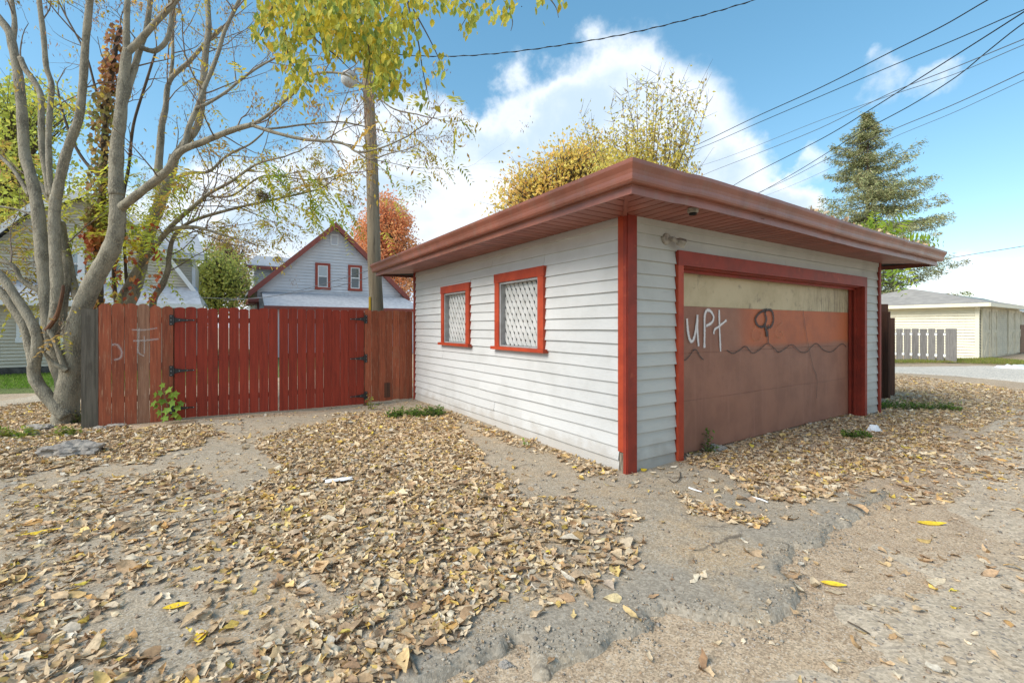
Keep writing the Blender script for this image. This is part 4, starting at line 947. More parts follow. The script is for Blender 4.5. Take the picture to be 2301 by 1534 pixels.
# grey board fence in front of the cream garage
gA = gp(2012, 808); gA = Vector((gA[0], gA[1], 0))
def GF(s, t, z): return gA - V*s + U*t + Vector((0,0,z))
f3 = thing('fence', 'short grey board fence with pale spacer blocks in front of the cream garage', 'fence', gA)
L_ = 2.02; n = 9
for i in range(n-1):
    a = -0.24 + (L_+.1)*i/(n-1) ; b = a + (.225 if i < n-2 else .34)
    board(f3, GF, a, b, .0, 1.36+.01*math.sin(i*3), M['grey_board'], .02, .0005)
    if i < n-2:
        for z_ in (.22, 1.08):
            mbx = MB(); mbx.boxf(GF, b-.02, a+.285, -.03, .07, z_, z_+.10); obj('spacer_block', mbx, M['white_trim'], f3)
mbx = MB(); mbx.boxf(GF, -.3, L_-.1, .072, .11, .21, .33); mbx.boxf(GF, -.3, L_-.1, .072, .11, 1.07, 1.19); obj('rail', mbx, M['grey_board'], f3)
tf = thing('fence', 'tan board fence at the far right edge beyond the cream garage doors', 'fence', P(2297, 800, 23.5))
for i in range(9):
    a = P(2294, 0, 24.5); 
    def TFN(s, t, z): return Vector((a.x, a.y, 0)) + U*s + V*t + Vector((0,0,z))
    board(tf, TFN, .2*i, .2*i+.19, 0, 1.55, M['rail_wood'], .02, .01)

# ---------------------------------------------------------------- pole, lamp, wires
pb, pt = P(853, 700, 10.4), P(824, 60, 10.4); pb.z = -.2
up = thing('utility_pole', 'tall leaning weathered wooden utility pole rising behind the red gates', 'utility pole', Vector((pb.x, pb.y, 0)))
mbx = MB(); n = 14; mbx.tube([pb.lerp(pt, i/n) + Vector((.012*math.sin(i*.9), 0, 0)) for i in range(n+1)], [.172 - .060*i/n for i in range(n+1)], 16); obj('shaft', mbx, M['pole'], up, smooth=True)
def onpole(py): 
    zz = H+(HZ-py)/F*10.4; return pb.lerp(pt, (zz-pb.z)/(pt.z-pb.z))
q = onpole(684); mbx = MB(); mbx.boxf(lambda s,t,z: Vector((q.x+s, q.y+t, z)), -.13, -.085, -.155, -.13, 1.72, 2.12); obj('marker_strip', mbx, M['yellow'], up)
lp = thing('street_lamp', 'grey street lamp with a glass bowl on an arm from the utility pole', 'street lamp', onpole(160))
a, b = onpole(165), P(790, 172, 10.0)
mbx = MB(); mbx.tube([a, a.lerp(b, .3)+Vector((0,0,.12)), a.lerp(b, .7)+Vector((0,0,.16)), b+Vector((0,0,.1))], .024, 10); obj('arm', mbx, M['galv'], lp, smooth=True)
hd = P(786, 176, 10.0); ax = Vector((-.35, -.1, -1)).normalized()
mbx = MB(); mbx.tube([hd-ax*.16, hd-ax*.13, hd-ax*.05, hd], [.05, .12, .18, .19], 18); obj('hood', mbx, M['galv'], lp, smooth=True)
mbx = MB(); mbx.tube([hd+ax*.002, hd+ax*.06, hd+ax*.15, hd+ax*.20], [.18, .18, .14, .05], 18); obj('bowl', mbx, M['curtain'], lp, smooth=True)
def wire(name, label, pts, Y0, Y1, r, m='cable', cat='cable', grp=None, twist=False, n=40):
    """points along the photographed line; inverse depth runs evenly so the wire hangs in one plane"""
    pts = [Vector((x, y, 0)) for x, y in pts]; ln = [0]
    for i in range(len(pts)-1): ln.append(ln[-1] + (pts[i+1]-pts[i]).length)
    out = []
    for k in range(n+1):
        d = ln[-1]*k/n
        i = max(j for j in range(len(ln)) if ln[j] <= d+1e-6); i = min(i, len(pts)-2)
        # smooth interpolation
        t = (d-ln[i])/(ln[i+1]-ln[i]); p0, p1, p2, p3 = pts[max(i-1,0)], pts[i], pts[i+1], pts[min(i+2,len(pts)-1)]
        p = .5*((2*p1)+(p2-p0)*t+(2*p0-5*p1+4*p2-p3)*t*t+(3*p1-p0-3*p2+p3)*t**3)
        q = k/n; Y = 1/((1-q)/Y0 + q/Y1); out.append(P(p.x, p.y, Y))
    mb = MB(); mb.tube(out, r, 6)
    if twist:
        o2 = [p + Vector((0, .013*math.cos(i*1.3), .013*math.sin(i*1.3))) for i, p in enumerate(out)]; mb.tube(o2, r*.8, 5)
    o = obj(name, mb, M[m], smooth=True); return tag(o, label, cat, grp)
WG_ = 'overhead wires above the garage'
wire('overhead_cable', 'twisted service cable running from the utility pole up to the top edge', [(835,118),(900,124),(1000,127),(1100,122),(1220,108),(1380,82),(1530,48),(1690,2),(1900,-70)], 10.3, 7.5, .007, 'cable', 'cable', WG_, True, 110)
WR = [([(1440,392),(1500,357),(1600,310),(1700,262),(1850,194),(2000,118),(2120,58),(2220,0),(2330,-60)], .011, 'cable', 'highest and thickest of the wires leaving the garage roof for the top edge'),
      ([(1460,395),(1500,362),(1600,322),(1700,278),(1850,214),(2000,150),(2150,88),(2301,22),(2400,-20)], .009, 'cable', 'second wire down, touching the highest one behind the garage gable corner'),
      ([(1600,445),(1640,422),(1700,387),(1850,310),(1950,250),(2100,155),(2301,27),(2400,-40)], .012, 'cable', 'heavy wire crossing the second wire at the right edge'),
      ([(1660,455),(1700,437),(1800,380),(1930,300),(2050,235),(2150,172),(2220,115),(2301,52),(2400,-10)], .011, 'cable', 'heavy wire running over the tip of the spruce'),
      ([(1540,412),(1600,385),(1700,346),(1850,285),(2000,210),(2150,150),(2301,88),(2400,48)], .008, 'cable_grey', 'thin wire crossing between the two heavy wires'),
      ([(1550,380),(1620,358),(1700,328),(1850,268),(2000,215),(2150,165),(2301,101),(2400,66)], .006, 'cable_grey', 'thinnest grey wire just under the crossing of the heavy ones'),
      ([(1640,460),(1760,408),(1870,352),(2010,290),(2150,232),(2301,162),(2400,116)], .008, 'cable_grey', 'lower grey wire passing behind the spruce top'),
      ([(1700,448),(1800,408),(1900,362),(2010,308),(2150,250),(2301,180),(2400,136)], .005, 'cable_grey', 'faintest wire directly below the one behind the spruce top')]
for pts, r, m, lb in WR: wire('overhead_cable', lb, pts, 30, 8.5, r*1.25, m, 'cable', WG_)
wire('overhead_cable', 'single distant wire above the cream garage roof at the right', [(2060,600),(2130,581),(2301,553),(2420,533)], 34, 22, .016, 'cable_grey', 'cable', WG_)
wire('overhead_cable', 'upper of two wires sagging across the blue-grey house gable', [(500,676),(620,664),(720,640),(835,606)], 14, 10.5, .007, 'cable_grey', 'cable', WG_)
wire('overhead_cable', 'lower of two wires sagging across the blue-grey house gable', [(440,668),(560,671),(650,660),(750,645),(840,620)], 14, 10.5, .007, 'cable_grey', 'cable', WG_)

# ---------------------------------------------------------------- foliage machinery
def unit(v): return v/np.maximum(np.linalg.norm(v, axis=-1, keepdims=True), 1e-9)
def pal(colours, n, jit=.12, weights=None):
    c = np.array(colours); w = np.array(weights or [1]*len(c), float); w /= w.sum()
    i = rng.choice(len(c), n, p=w); j = rng.choice(len(c), n, p=w); t = rng.random((n, 1))*.5
    out = c[i]*(1-t) + c[j]*t; out = out*(1 + rng.normal(0, jit, (n, 1))); return np.clip(out, .004, .95)
def leaves_geo(cen, L, Wd, dirs, nrm, colr, rows=3, cross=3, fold=.35, curl=.25, tipw=.45, curlv=None, irr=0.):
    """blades with a midrib fold and a lengthwise curl. cen base point (n,3), dirs length axis, nrm upward side"""
    n = len(cen); dirs = unit(dirs); side = unit(np.cross(dirs, nrm)); up = np.cross(side, dirs)
    t = np.linspace(0, 1, rows); prof = np.sin(np.pi*np.clip(t, 0, 1)**(.8))**.8; prof[0] = .06; prof[-1] = .03
    if rows == 3: prof = np.array([.05, 1, .05])
    cv = np.linspace(-1, 1, cross)
    cl_ = (curl*(rng.random(n)*1.6-.4) if curlv is None else curlv)
    fo = fold*(.3+rng.random(n))
    V_ = np.zeros((n, rows, cross, 3))
    IR = 1 + irr*rng.normal(0, 1, (n, rows, cross)); TW = irr*1.6*rng.normal(0, 1, n)
    for i in range(rows):
        bend = cl_*(t[i]-.5)**2*2.2 - cl_*.2
        for j in range(cross):
            V_[:, i, j] = cen + dirs*(L*t[i])[:, None] + side*(Wd*.5*prof[i]*cv[j]*np.cos(fo)*IR[:, i, j])[:, None] + up*(bend*L + Wd*.5*prof[i]*abs(cv[j])*np.sin(fo)*IR[:, i, j] + Wd*.5*cv[j]*TW*(t[i]-.5)*2)[:, None]
    verts = V_.reshape(-1, 3); i0 = []
    for i in range(rows-1):
        for j in range(cross-1): a = i*cross+j; i0.append((a, a+1, a+cross+1, a+cross))
    i0 = np.array(i0); faces = (i0[None] + (np.arange(n)*rows*cross)[:, None, None]).reshape(-1, 4)
    tint = np.ones((n, rows*cross, 4)); tint[:, :, :3] = colr[:, None, :]
    return verts, faces, tint.reshape(-1, 4)
def rhomb(cen, L, Wd, dirs, nrm, colr):
    n = len(cen); dirs = unit(dirs); side = unit(np.cross(dirs, nrm)); up = np.cross(side, dirs)
    V_ = np.stack([cen, cen + dirs*(L*.45)[:, None] + side*(Wd*.5)[:, None] + up*(L*.08)[:, None], cen + dirs*L[:, None], cen + dirs*(L*.45)[:, None] - side*(Wd*.5)[:, None] + up*(L*.08)[:, None]], 1)
    f = np.arange(n*4).reshape(n, 4); tint = np.ones((n, 4, 4)); tint[:, :, :3] = colr[:, None, :]
    return V_.reshape(-1, 3), f, tint.reshape(-1, 4)
def join(gs):
    vs, fs_, ts = [], [], []; o = 0
    for v, f, t in gs: vs.append(v); fs_.append(f+o); ts.append(t); o += len(v)
    return np.concatenate(vs), np.concatenate(fs_), np.concatenate(ts)

# pinnate leaf on a stalk: paired leaflets that hang
def pinnate(base, d, n, size, colr, droop=.5):
    """base (k,3), d (k,3): k compound leaves of n leaflet pairs"""
    gs = []; k = len(base); d = unit(d); side = unit(np.cross(d, np.array([0, 0, 1.]) + rng.normal(0, .25, (k, 3))))
    L = size*(.75+.5*rng.random(k))
    for i in range(n):
        t = (i+1)/n
        c = base + d*(L*t)[:, None] + np.array([0, 0, -1.])*(droop*L*t*t)[:, None]
        ll = L*.34*(1-.45*abs(t-.45))
        for s in (-1, 1):
            dd = side*s + d*.45 + np.array([0, 0, -.35]) + rng.normal(0, .16, (k, 3))
            gs.append(rhomb(c, ll, ll*.32, dd, np.array([0, 0, 1.]) + rng.normal(0, .35, (k, 3)), colr*(1+rng.normal(0, .06, (k, 1)))))
    return join(gs)

def smooth3(pts, n=4):
    out = []
    for i in range(len(pts)-1):
        p0, p1, p2, p3 = pts[max(i-1, 0)], pts[i], pts[i+1], pts[min(i+2, len(pts)-1)]
        for k in range(n):
            t = k/n; out.append(.5*((2*p1)+(p2-p0)*t+(2*p0-5*p1+4*p2-p3)*t*t+(3*p1-p0-3*p2+p3)*t**3))
    out.append(pts[-1]); return out
def twigs(mb, p, d, length, r, depth, tips, rs, up=.25, spread=.6, k=5):
    """a crooked shoot that forks; its ends are collected in tips"""
    n = 5; pts = [p]; rad = [r]; q = d.normalized()
    for i in range(n):
        q = (q + Vector((rs.gauss(0, .16), rs.gauss(0, .16), rs.gauss(0, .12)+up*.16))).normalized()
        pts.append(pts[-1] + q*(length/n)); rad.append(r*(1-.6*(i+1)/n))
        if depth > 0 and i >= 1 and rs.random() < .62:
            a = Vector((rs.gauss(0, 1), rs.gauss(0, 1), rs.gauss(0, .8))); a = (a - q*a.dot(q)).normalized()
            twigs(mb, pts[-1], (q + a*spread*1.2), length*rs.uniform(.45, .75), rad[-1]*.7, depth-1, tips, rs, up, spread, max(3, k-1))
    mb.tube(pts, rad, k, cap=False); tips.append((pts[-1], q.copy())); tips.append((pts[-2], q.copy()))

# ---------------------------------------------------------------- the big tree at the left, traced limb by limb
def limb(pts, Y0, Y1, w0, w1, n=5):
    """photo points with the limb's width in photo pixels; depth goes from Y0 to Y1"""
    m = len(pts); out = []; rad = []
    for i, (x, y) in enumerate(pts):
        q = i/(m-1); Y = Y0+(Y1-Y0)*q; out.append(P(x, y, Y)); rad.append((w0+(w1-w0)*q)/2/F*Y*.96/math.sqrt(1+((x-CX)/F)**2))
    sm = smooth3(out, n); rr = [np.interp(j/(len(sm)-1)*(m-1), range(m), rad)*(1+.07*math.sin(j*1.7+pts[0][0])*math.sin(j*.63+pts[0][1])) for j in range(len(sm))]
    return sm, rr
rs = random.Random(5)
def build_tree(name, label, limbs, base, twig_len, tw_up, tw_depth, per_m, seed, m='bark', group=None):
    rs = random.Random(seed); t = thing(name, label, 'tree', base, group); tips = []; tw = MB()
    for i, (pts, Y0, Y1, w0, w1, tn) in enumerate(limbs):
        sm, rr = limb(pts, Y0, Y1, w0, w1)
        mb = MB(); mb.tube(sm, rr, 14 if w0 > 18 else 9); obj('trunk' if w0 > 34 else 'branch', mb, M[m], t, smooth=True)
        if tn:
            L = sum((sm[j+1]-sm[j]).length for j in range(len(sm)-1)); cnt = int(L*per_m*tn)
            for c in range(cnt):
                q = rs.uniform(.25, 1)**.8; j = min(len(sm)-2, int(q*(len(sm)-1))); d = (sm[j+1]-sm[j]).normalized()
                a = Vector((rs.gauss(0, 1), rs.gauss(0, 1), rs.gauss(.25, .8))); a = (a-d*a.dot(d)).normalized()
                twigs(tw, sm[j], d*.7+a*.8, twig_len*rs.uniform(.5, 1.25)*(1.25-q*.5), min(rr[j]*.5, .012), tw_depth, tips, rs, tw_up)
            twigs(tw, sm[-1], (sm[-1]-sm[-3]), twig_len*.7, min(rr[-1], .012), tw_depth, tips, rs, tw_up)
    if tw.v: obj('twigs', tw, M['twig'], t, smooth=True, kind='stuff')
    return t, tips
T1 = [
 ([(150,985),(148,940),(152,890),(160,840),(168,775),(180,705),(212,629),(251,557),(264,495),(262,430)], 6.9, 6.9, 74, 38, 0),
 ([(262,440),(261,391),(264,320),(271,261),(277,190),(283,135),(287,112)], 6.9, 6.95, 40, 24, 0),
 ([(287,118),(313,92),(358,42),(397,0),(440,-60)], 6.95, 6.9, 20, 12, .5),
 ([(272,250),(290,190),(303,150),(316,104),(330,60),(345,-60)], 6.95, 7.3, 22, 12, .5),
 ([(314,104),(330,112),(350,114),(372,95),(383,60),(387,10),(395,-60)], 7.1, 7.3, 15, 11, .5),
 ([(284,125),(284,70),(286,10),(290,-60)], 6.95, 6.9, 20, 13, .4),
 ([(268,470),(290,452),(326,424),(375,384),(404,342),(456,319),(521,293),(567,280)], 6.9, 6.5, 27, 13, .5),
 ([(565,281),(598,261),(640,226),(664,205),(682,179),(710,166),(741,163),(777,168),(812,189),(845,215),(885,245),(937,257)], 6.5, 6.1, 9, 3, 1),
 ([(565,281),(614,297),(682,313),(754,319),(782,328),(806,342),(858,332),(917,306)], 6.5, 6.1, 10, 3, .9),
 ([(800,340),(832,358),(875,345),(917,336)], 6.2, 6.1, 5, 2, .6),
 ([(600,290),(640,286),(682,280),(761,274),(813,283),(875,298)], 6.5, 6.9, 6, 2.5, .9),
 ([(404,345),(414,325),(424,287),(446,235),(458,200),(470,172),(490,120),(505,70),(538,0),(560,-50)], 6.75, 7.1, 15, 8, .8),
 ([(440,243),(466,233),(505,209),(538,182),(575,155),(610,135),(660,110)], 6.8, 7.2, 9, 4, .9),
 ([(150,900),(140,850),(120,790),(110,730),(105,665),(96,580),(88,500),(80,440),(68,390),(55,342),(50,261),(42,179),(29,107),(18,68),(-20,20)], 7.0, 7.2, 46, 22, 0),
 ([(30,90),(33,50),(26,0),(20,-60)], 7.2, 7.3, 16, 12, .4),
 ([(118,760),(128,660),(124,560),(122,489),(126,440)], 6.85, 6.9, 34, 30, 0),
 ([(126,450),(132,415),(147,352),(165,300),(178,261),(187,182),(192,98),(202,0),(206,-60)], 6.9, 6.8, 30, 17, .4),
 ([(118,440),(112,400),(109,310),(113,240),(116,190),(104,150),(98,81),(88,0),(84,-60)], 6.9, 7.1, 17, 14, .4),
 ([(112,440),(102,380),(94,326),(93,260),(92,215),(76,182),(58,158),(46,130)], 7.0, 7.15, 18, 17, .2),
 ([(150,938),(118,905),(92,872),(79,850),(76,826),(84,783),(82,750),(66,715),(36,668),(0,618),(-60,560)], 6.8, 6.7, 40, 24, .2),
 ([(76,830),(70,790),(54,732),(28,690),(0,655),(-60,600)], 7.0, 7.2, 30, 24, .2),
 ([(120,745),(94,664),(64,641),(45,625),(36,605),(24,594),(0,586),(-40,570)], 7.1, 7.0, 18, 11, .6),
 ([(165,780),(150,745),(140,700),(150,620),(140,540),(120,470),(95,420),(68,400)], 7.3, 7.6, 30, 14, .2),
 ([(205,760),(185,700),(165,640),(148,560),(137,500)], 7.4, 7.6, 26, 22, 0),
 ([(80,486),(39,471),(0,464),(-40,458)], 7.1, 7.0, 8, 6, .8),
 ([(68,442),(33,385),(0,352),(-40,320)], 7.1, 7.2, 14, 10, .6),
 ([(148,835),(125,770),(108,738)], 6.75, 6.7, 18, 13, 0),
]
t1, tips1 = build_tree('tree', 'many-stemmed bare grey tree at the left end of the red fence', T1, Vector((-6.85, 6.9, 0)), 1.0, .3, 2, 3.2, 11)
sm, rr = limb([(104,742),(114,730),(128,708),(136,680),(141,655),(142,640)], 6.7, 6.7, 15, 8); rr[-1] = .005
mb = MB(); mb.tube(sm, rr, 8); obj('broken_branch', mb, M['snag'], t1, label='short snapped-off branch with bare brown wood')
sm, rr = limb([(150,832),(120,815),(102,796),(90,782)], 6.7, 6.5, 15, 7); mb = MB(); mb.tube(sm, rr, 8); obj('broken_branch', mb, M['bark'], t1)
T2 = [
 ([(262,760),(285,690),(305,640),(320,580),(334,530),(358,460),(380,400),(392,350)], 8.9, 8.9, 40, 26, .1),
 ([(392,355),(420,315),(446,277),(456,195),(462,120),(469,65),(466,0),(466,-60)], 8.9, 9.1, 22, 12, .7),
 ([(362,450),(356,391),(360,330),(364,280),(372,244),(381,182),(424,140),(456,104),(500,60)], 9.0, 9.3, 22, 8, .7),
 ([(381,190),(388,130),(388,80),(392,0)], 9.2, 9.3, 10, 6, .6),
 ([(252,760),(263,690),(305,611),(340,565),(377,520),(410,512),(441,511),(470,518),(502,529)], 8.4, 8.0, 24, 5, .3),
 ([(375,520),(395,498),(430,468),(470,435),(520,408),(575,370),(640,352)], 8.2, 7.8, 15, 4, 1),
 ([(345,770),(344,680),(365,640),(378,605),(380,575),(392,530),(430,498),(520,470),(600,452),(700,430)], 8.6, 8.2, 20, 4, .9),
 ([(460,440),(520,440),(580,400),(620,395),(700,405),(760,395)], 8.2, 8.0, 6, 3, .9),
 ([(395,400),(430,388),(470,385),(510,350),(560,325),(590,300)], 8.9, 8.6, 10, 4, .9),
]
t2, tips2 = build_tree('tree', 'leaning forked grey tree behind the left fence panel, spreading over the gate', T2, Vector((-7.7, 8.9, 0)), 1.15, .25, 2, 3.0, 21)
for tips, par, Ls in ((tips1, t1, .30), (tips2, t2, .33)):
    tp = np.array([p for p, d in tips]); td = np.array([d for p, d in tips]); n = len(tp)
    px = CX + F*tp[:, 0]/tp[:, 1]; py = HZ - F*(tp[:, 2]-H)/tp[:, 1]
    # compound leaves left mostly on the low shoots
    keep = rng.random(n) < np.where(py > 330, .20, .045)
    k = keep.sum(); d = td[keep]*.5 + rng.normal(0, .5, (k, 3)); d[:, 2] -= .1
    g1 = pinnate(tp[keep], d, 7, Ls, pal([(.66,.56,.08),(.52,.50,.08),(.34,.42,.07),(.58,.36,.10)], k, .12, [4,3,1,3]), .45)
    # dry seed clusters
    keep = rng.random(n) < .30; base = np.repeat(tp[keep], 14, 0) + rng.normal(0, .055, (keep.sum()*14, 3)) - np.array([0, 0, .06]); m_ = len(base)
    dd = rng.normal(0, .35, (m_, 3)); dd[:, 2] -= 1
    g2 = rhomb(base, .035+.025*rng.random(m_), np.full(m_, .011), dd, rng.normal(0, 1, (m_, 3)), pal([(.27,.16,.11),(.36,.22,.15),(.42,.28,.17)], m_))
    keep = rng.random(n) < .24; base = np.repeat(tp[keep], 4, 0) + rng.normal(0, .09, (keep.sum()*4, 3)); m_ = len(base); dd = rng.normal(0, .5, (m_, 3)); dd[:, 2] -= .8
    g3 = rhomb(base, .05+.05*rng.random(m_), np.full(m_, .03), dd, rng.normal(0, 1, (m_, 3)), pal([(.62,.48,.07),(.50,.36,.08),(.50,.26,.10)], m_, .15, [3,2,1]))
    gs = [g1, g2, g3]
    if par is t2:
        k = 60; c = np.stack([rng.choice([575, 600, 640, 680, 700, 720], k)+rng.normal(0, 18, k), rng.normal(0, 14, k)], 1); c[:, 1] += 350+(c[:, 0]-560)*.35 + rng.choice([0, 30, 70], k)
        b_ = np.array([P(x_, y_, 8.0+rng.normal(0, .15)) for x_, y_ in c]); d = rng.normal(0, .4, (k, 3)); d[:, 0] += .5; d[:, 2] -= .5
        gs.append(pinnate(b_, d, 8, .36, pal([(.60,.62,.08),(.36,.50,.07),(.74,.64,.10)], k), .4))
    v, f, t = join(gs); npmesh('crown', v, f, M['leaf'], par, t)
# vine-wrapped trunk
T3 = [([(222,720),(222,640),(220,557),(224,500),(230,440),(235,326),(241,228),(254,147),(262,95),(270,60)], 8.0, 8.2, 25, 11, .3),
      ([(262,690),(256,600),(277,520),(276,450),(290,370),(300,280),(330,180),(352,110)], 8.4, 8.7, 12, 6, .5),
      ([(285,650),(280,560),(278,470)], 8.3, 8.3, 9, 8, 0),
      ([(238,280),(215,200),(192,120),(150,40),(120,-20)], 8.1, 8.4, 8, 4, .8),
      ([(232,400),(205,380),(170,330),(140,250),(130,200)], 8.1, 8.4, 12, 5, .6)]
t3, tips3 = build_tree('tree', 'slim dark trunk wrapped in browning ivy behind the many-stemmed tree', T3, Vector((-7.4, 8.1, 0)), .8, .35, 1, 2.0, 31, 'bark_dark')
sm, rr = limb(T3[0][0], 8.0, 8.2, 25, 11, 12); n = 2100
idx = rng.integers(0, len(sm)-1, n); c = np.array([sm[i] for i in idx]); yy = np.array([HZ-F*(p[2]-H)/p[1] for p in c])
rad_ = np.where((yy > 210) & (yy < 500), .13, .09); ang = rng.random(n)*2*np.pi; rr_ = rad_*np.sqrt(rng.random(n))*1.5 + .03
c = c + np.stack([np.cos(ang)*rr_, np.sin(ang)*rr_, rng.normal(0, .06, n)], 1)
keep = rng.random(n) < np.where(yy > 560, .18, np.where(yy < 130, .3, 1)); c = c[keep]; m_ = len(c); dd = rng.normal(0, .4, (m_, 3)); dd[:, 2] -= 1
low = (yy[keep] > 520)[:, None]; top_ = (yy[keep] < 200)[:, None]
cc_ = np.where(low, pal([(.66,.26,.10),(.60,.32,.10)], m_), np.where(top_, pal([(.52,.22,.12),(.60,.42,.10),(.34,.17,.10)], m_), pal([(.30,.28,.09),(.38,.24,.09),(.24,.27,.08),(.50,.28,.10),(.22,.15,.07),(.50,.42,.10)], m_)))
v, f, t = rhomb(c, .07+.05*rng.random(m_), .07+.03*rng.random(m_), dd, unit(rng.normal(0, .5, (m_, 3)) + np.array([0,-1,.2])), cc_)
npmesh('ivy', v, f, M['leaf'], t3, t, kind='stuff')
# yellowing fronds and red creeper strands behind the fence post
n = 230; c = np.stack([rng.normal(275, 80, n), rng.normal(500, 65, n)], 1); Ys = rng.uniform(7.6, 9, n)
b_ = np.array([P(x, y, q) for (x, y), q in zip(c, Ys)]); d = rng.normal(0, .6, (n, 3)); d[:, 2] -= .1
g1 = pinnate(b_, d, 7, .36, pal([(.76,.70,.09),(.62,.64,.09),(.42,.52,.08)], n), .5)
n = 190; c = np.stack([rng.choice([196, 204, 262, 300, 345], n)+rng.normal(0, 8, n), rng.uniform(500, 690, n)], 1)
b_ = np.array([P(x, y, 7.9) for (x, y) in c]); dd = rng.normal(0, .35, (n, 3)); dd[:, 2] -= 1
g2 = rhomb(b_, .07+.04*rng.random(n), .06+.03*rng.random(n), dd, unit(rng.normal(0,.5,(n,3))+np.array([0,-1,.2])), pal([(.50,.13,.05),(.46,.22,.07),(.40,.09,.05)], n))
n = 110; c = np.stack([rng.uniform(-20, 140, n), rng.uniform(440, 700, n)], 1); b_ = np.array([P(x, y, q) for (x, y), q in zip(c, rng.uniform(7.3, 8.5, n))]); d = rng.normal(0, .6, (n, 3)); d[:, 2] -= .3
g3 = pinnate(b_, d, 6, .32, pal([(.50,.42,.05),(.34,.36,.05),(.26,.16,.05)], n), .5)
v, f, t = join([g1, g2, g3]); npmesh('crown', v, f, M['leaf'], t3, t)

# ---------------------------------------------------------------- overhanging branch, near
ot = thing('tree', 'tree overhanging from above the frame with drooping yellow-green heart-shaped leaves', 'tree', Vector((-4.6, -1.2, 0)))
tk = [Vector((-4.6, -1.2, -.05)), Vector((-4.5, -1.1, 1.5)), Vector((-4.3, -.8, 3.0)), Vector((-3.8, -.2, 4.2)), Vector((-3.1, .9, 4.7)), Vector((-2.3, 2.0, 4.5)), Vector((-1.6, 2.9, 4.05))]
smk = smooth3(tk, 5); mb = MB(); mb.tube(smk, [.17-.15*i/(len(smk)-1) for i in range(len(smk))], 12); obj('trunk', mb, M['bark'], ot, smooth=True)
hb = [([(610,-120),(600,-10),(640,70),(650,130),(700,205)], 3.2), ([(700,-120),(720,0),(790,90),(850,150),(900,215)], 3.3), ([(800,-140),(900,-20),(950,60),(985,130),(1000,175)], 3.4),
      ([(900,-150),(1000,-60),(1060,0),(1030,70)], 3.4), ([(1000,-150),(1120,-30),(1150,40),(1148,70)], 3.5), ([(1100,-150),(1200,-40),(1245,10),(1255,40)], 3.6),
      ([(740,-100),(800,20),(830,120),(820,200)], 3.1), ([(640,-100),(610,20),(590,70),(570,100)], 3.2), ([(860,-100),(930,60),(950,160),(965,230)], 3.3), ([(660,-100),(690,60),(760,130),(790,160)], 3.0)]
tw = MB(); cen = []; 
for pts, Y in hb:
    root = smk[-1]; q = [P(x, y, Y) for x, y in pts]; s3 = smooth3([root.lerp(q[0], .02)] + q, 6); tw.tube(s3, [.010-.008*i/(len(s3)-1) for i in range(len(s3))], 5)
obj('twigs', tw, M['bark_dark'], ot, smooth=True)
# leaf masses: (px, py, spread x, spread y, count)
masses = [(650,30,45,38,120),(720,20,50,34,130),(790,60,38,50,170),(845,95,26,48,170),(770,120,28,26,60),(870,150,22,38,75),(640,110,20,36,60),(690,165,14,34,50),(600,60,18,36,45),(575,85,9,18,16),(905,60,28,34,70),(830,10,50,22,90),(690,60,30,28,80),
          (975,15,30,18,24),(1030,22,24,20,26),(1058,50,9,26,14),(1090,15,18,18,18),(1140,30,12,26,18),(1215,14,20,10,8),(1258,10,9,14,7),(990,160,10,12,8),(955,215,10,26,9),(955,120,10,12,6),(655,175,12,30,36),(685,205,9,14,12),(800,150,20,26,50),(880,185,12,26,36),(740,60,40,40,90),(620,20,30,20,50),(720,190,10,14,7),(850,190,16,22,26),(930,10,30,16,30)]
cs = []; 
for (x, y, sx_, sy_, n) in masses:
    Y = rng.uniform(2.7, 3.6, n); xx = rng.normal(x, sx_*.75, n); yy = rng.normal(y-14, sy_*.75, n); yy = yy
    for a, b, q in zip(xx, yy, Y): cs.append(P(a, b, q))
    for a, b, q in zip(xx, yy, Y):
        if rng.random() < (.85 if a > 720 else .35): cs.append(P(a+rng.normal(0, 12), b+rng.normal(0, 16), q+rng.normal(0, .1)))
for _ in range(900):
    cs.append(P(rng.uniform(560, 1100), rng.uniform(-420, -10), rng.uniform(2.8, 4.2)))
cs = np.array(cs); ppx = CX+F*cs[:, 0]/cs[:, 1]; ppy = HZ-F*(cs[:, 2]-H)/cs[:, 1]; cs = cs[~((ppx > 752) & (ppx < 818) & (ppy > 125) & (ppy < 222))]; n = len(cs); dd = rng.normal(0, .33, (n, 3)); dd[:, 2] -= 1
cl_ = pal([(.66,.54,.05),(.46,.48,.08),(.28,.38,.08),(.54,.50,.08),(.66,.46,.06),(.18,.28,.07)], n, .14, [4,4,2.4,3,1.6,1.2])
v, f, t = leaves_geo(cs, .034+.042*rng.random(n), .020+.020*rng.random(n), dd, unit(rng.normal(0, .7, (n, 3))+np.array([0,-1,.3])), cl_, rows=5, cross=3, fold=.4, curl=.3)
npmesh('crown', v, f, M['leaf'], ot, t)
bm_ = MB(); pk_ = rng.choice(n, 260, replace=False)
for i in pk_:
    p = Vector(cs[i]) + Vector((rng.normal(0,.02), rng.normal(0,.02), -.02)); r = .0042
    bm_.v += [tuple(p+Vector(q)*r) for q in ((1,0,0),(-1,0,0),(0,1,0),(0,-1,0),(0,0,1),(0,0,-1))]; b0 = len(bm_.v)-6
    for q in ((0,2,4),(2,1,4),(1,3,4),(3,0,4),(2,0,5),(1,2,5),(3,1,5),(0,3,5)): bm_.f.append(tuple(b0+j for j in q))
obj('berries', bm_, M['dark'], ot, smooth=True, kind='stuff')

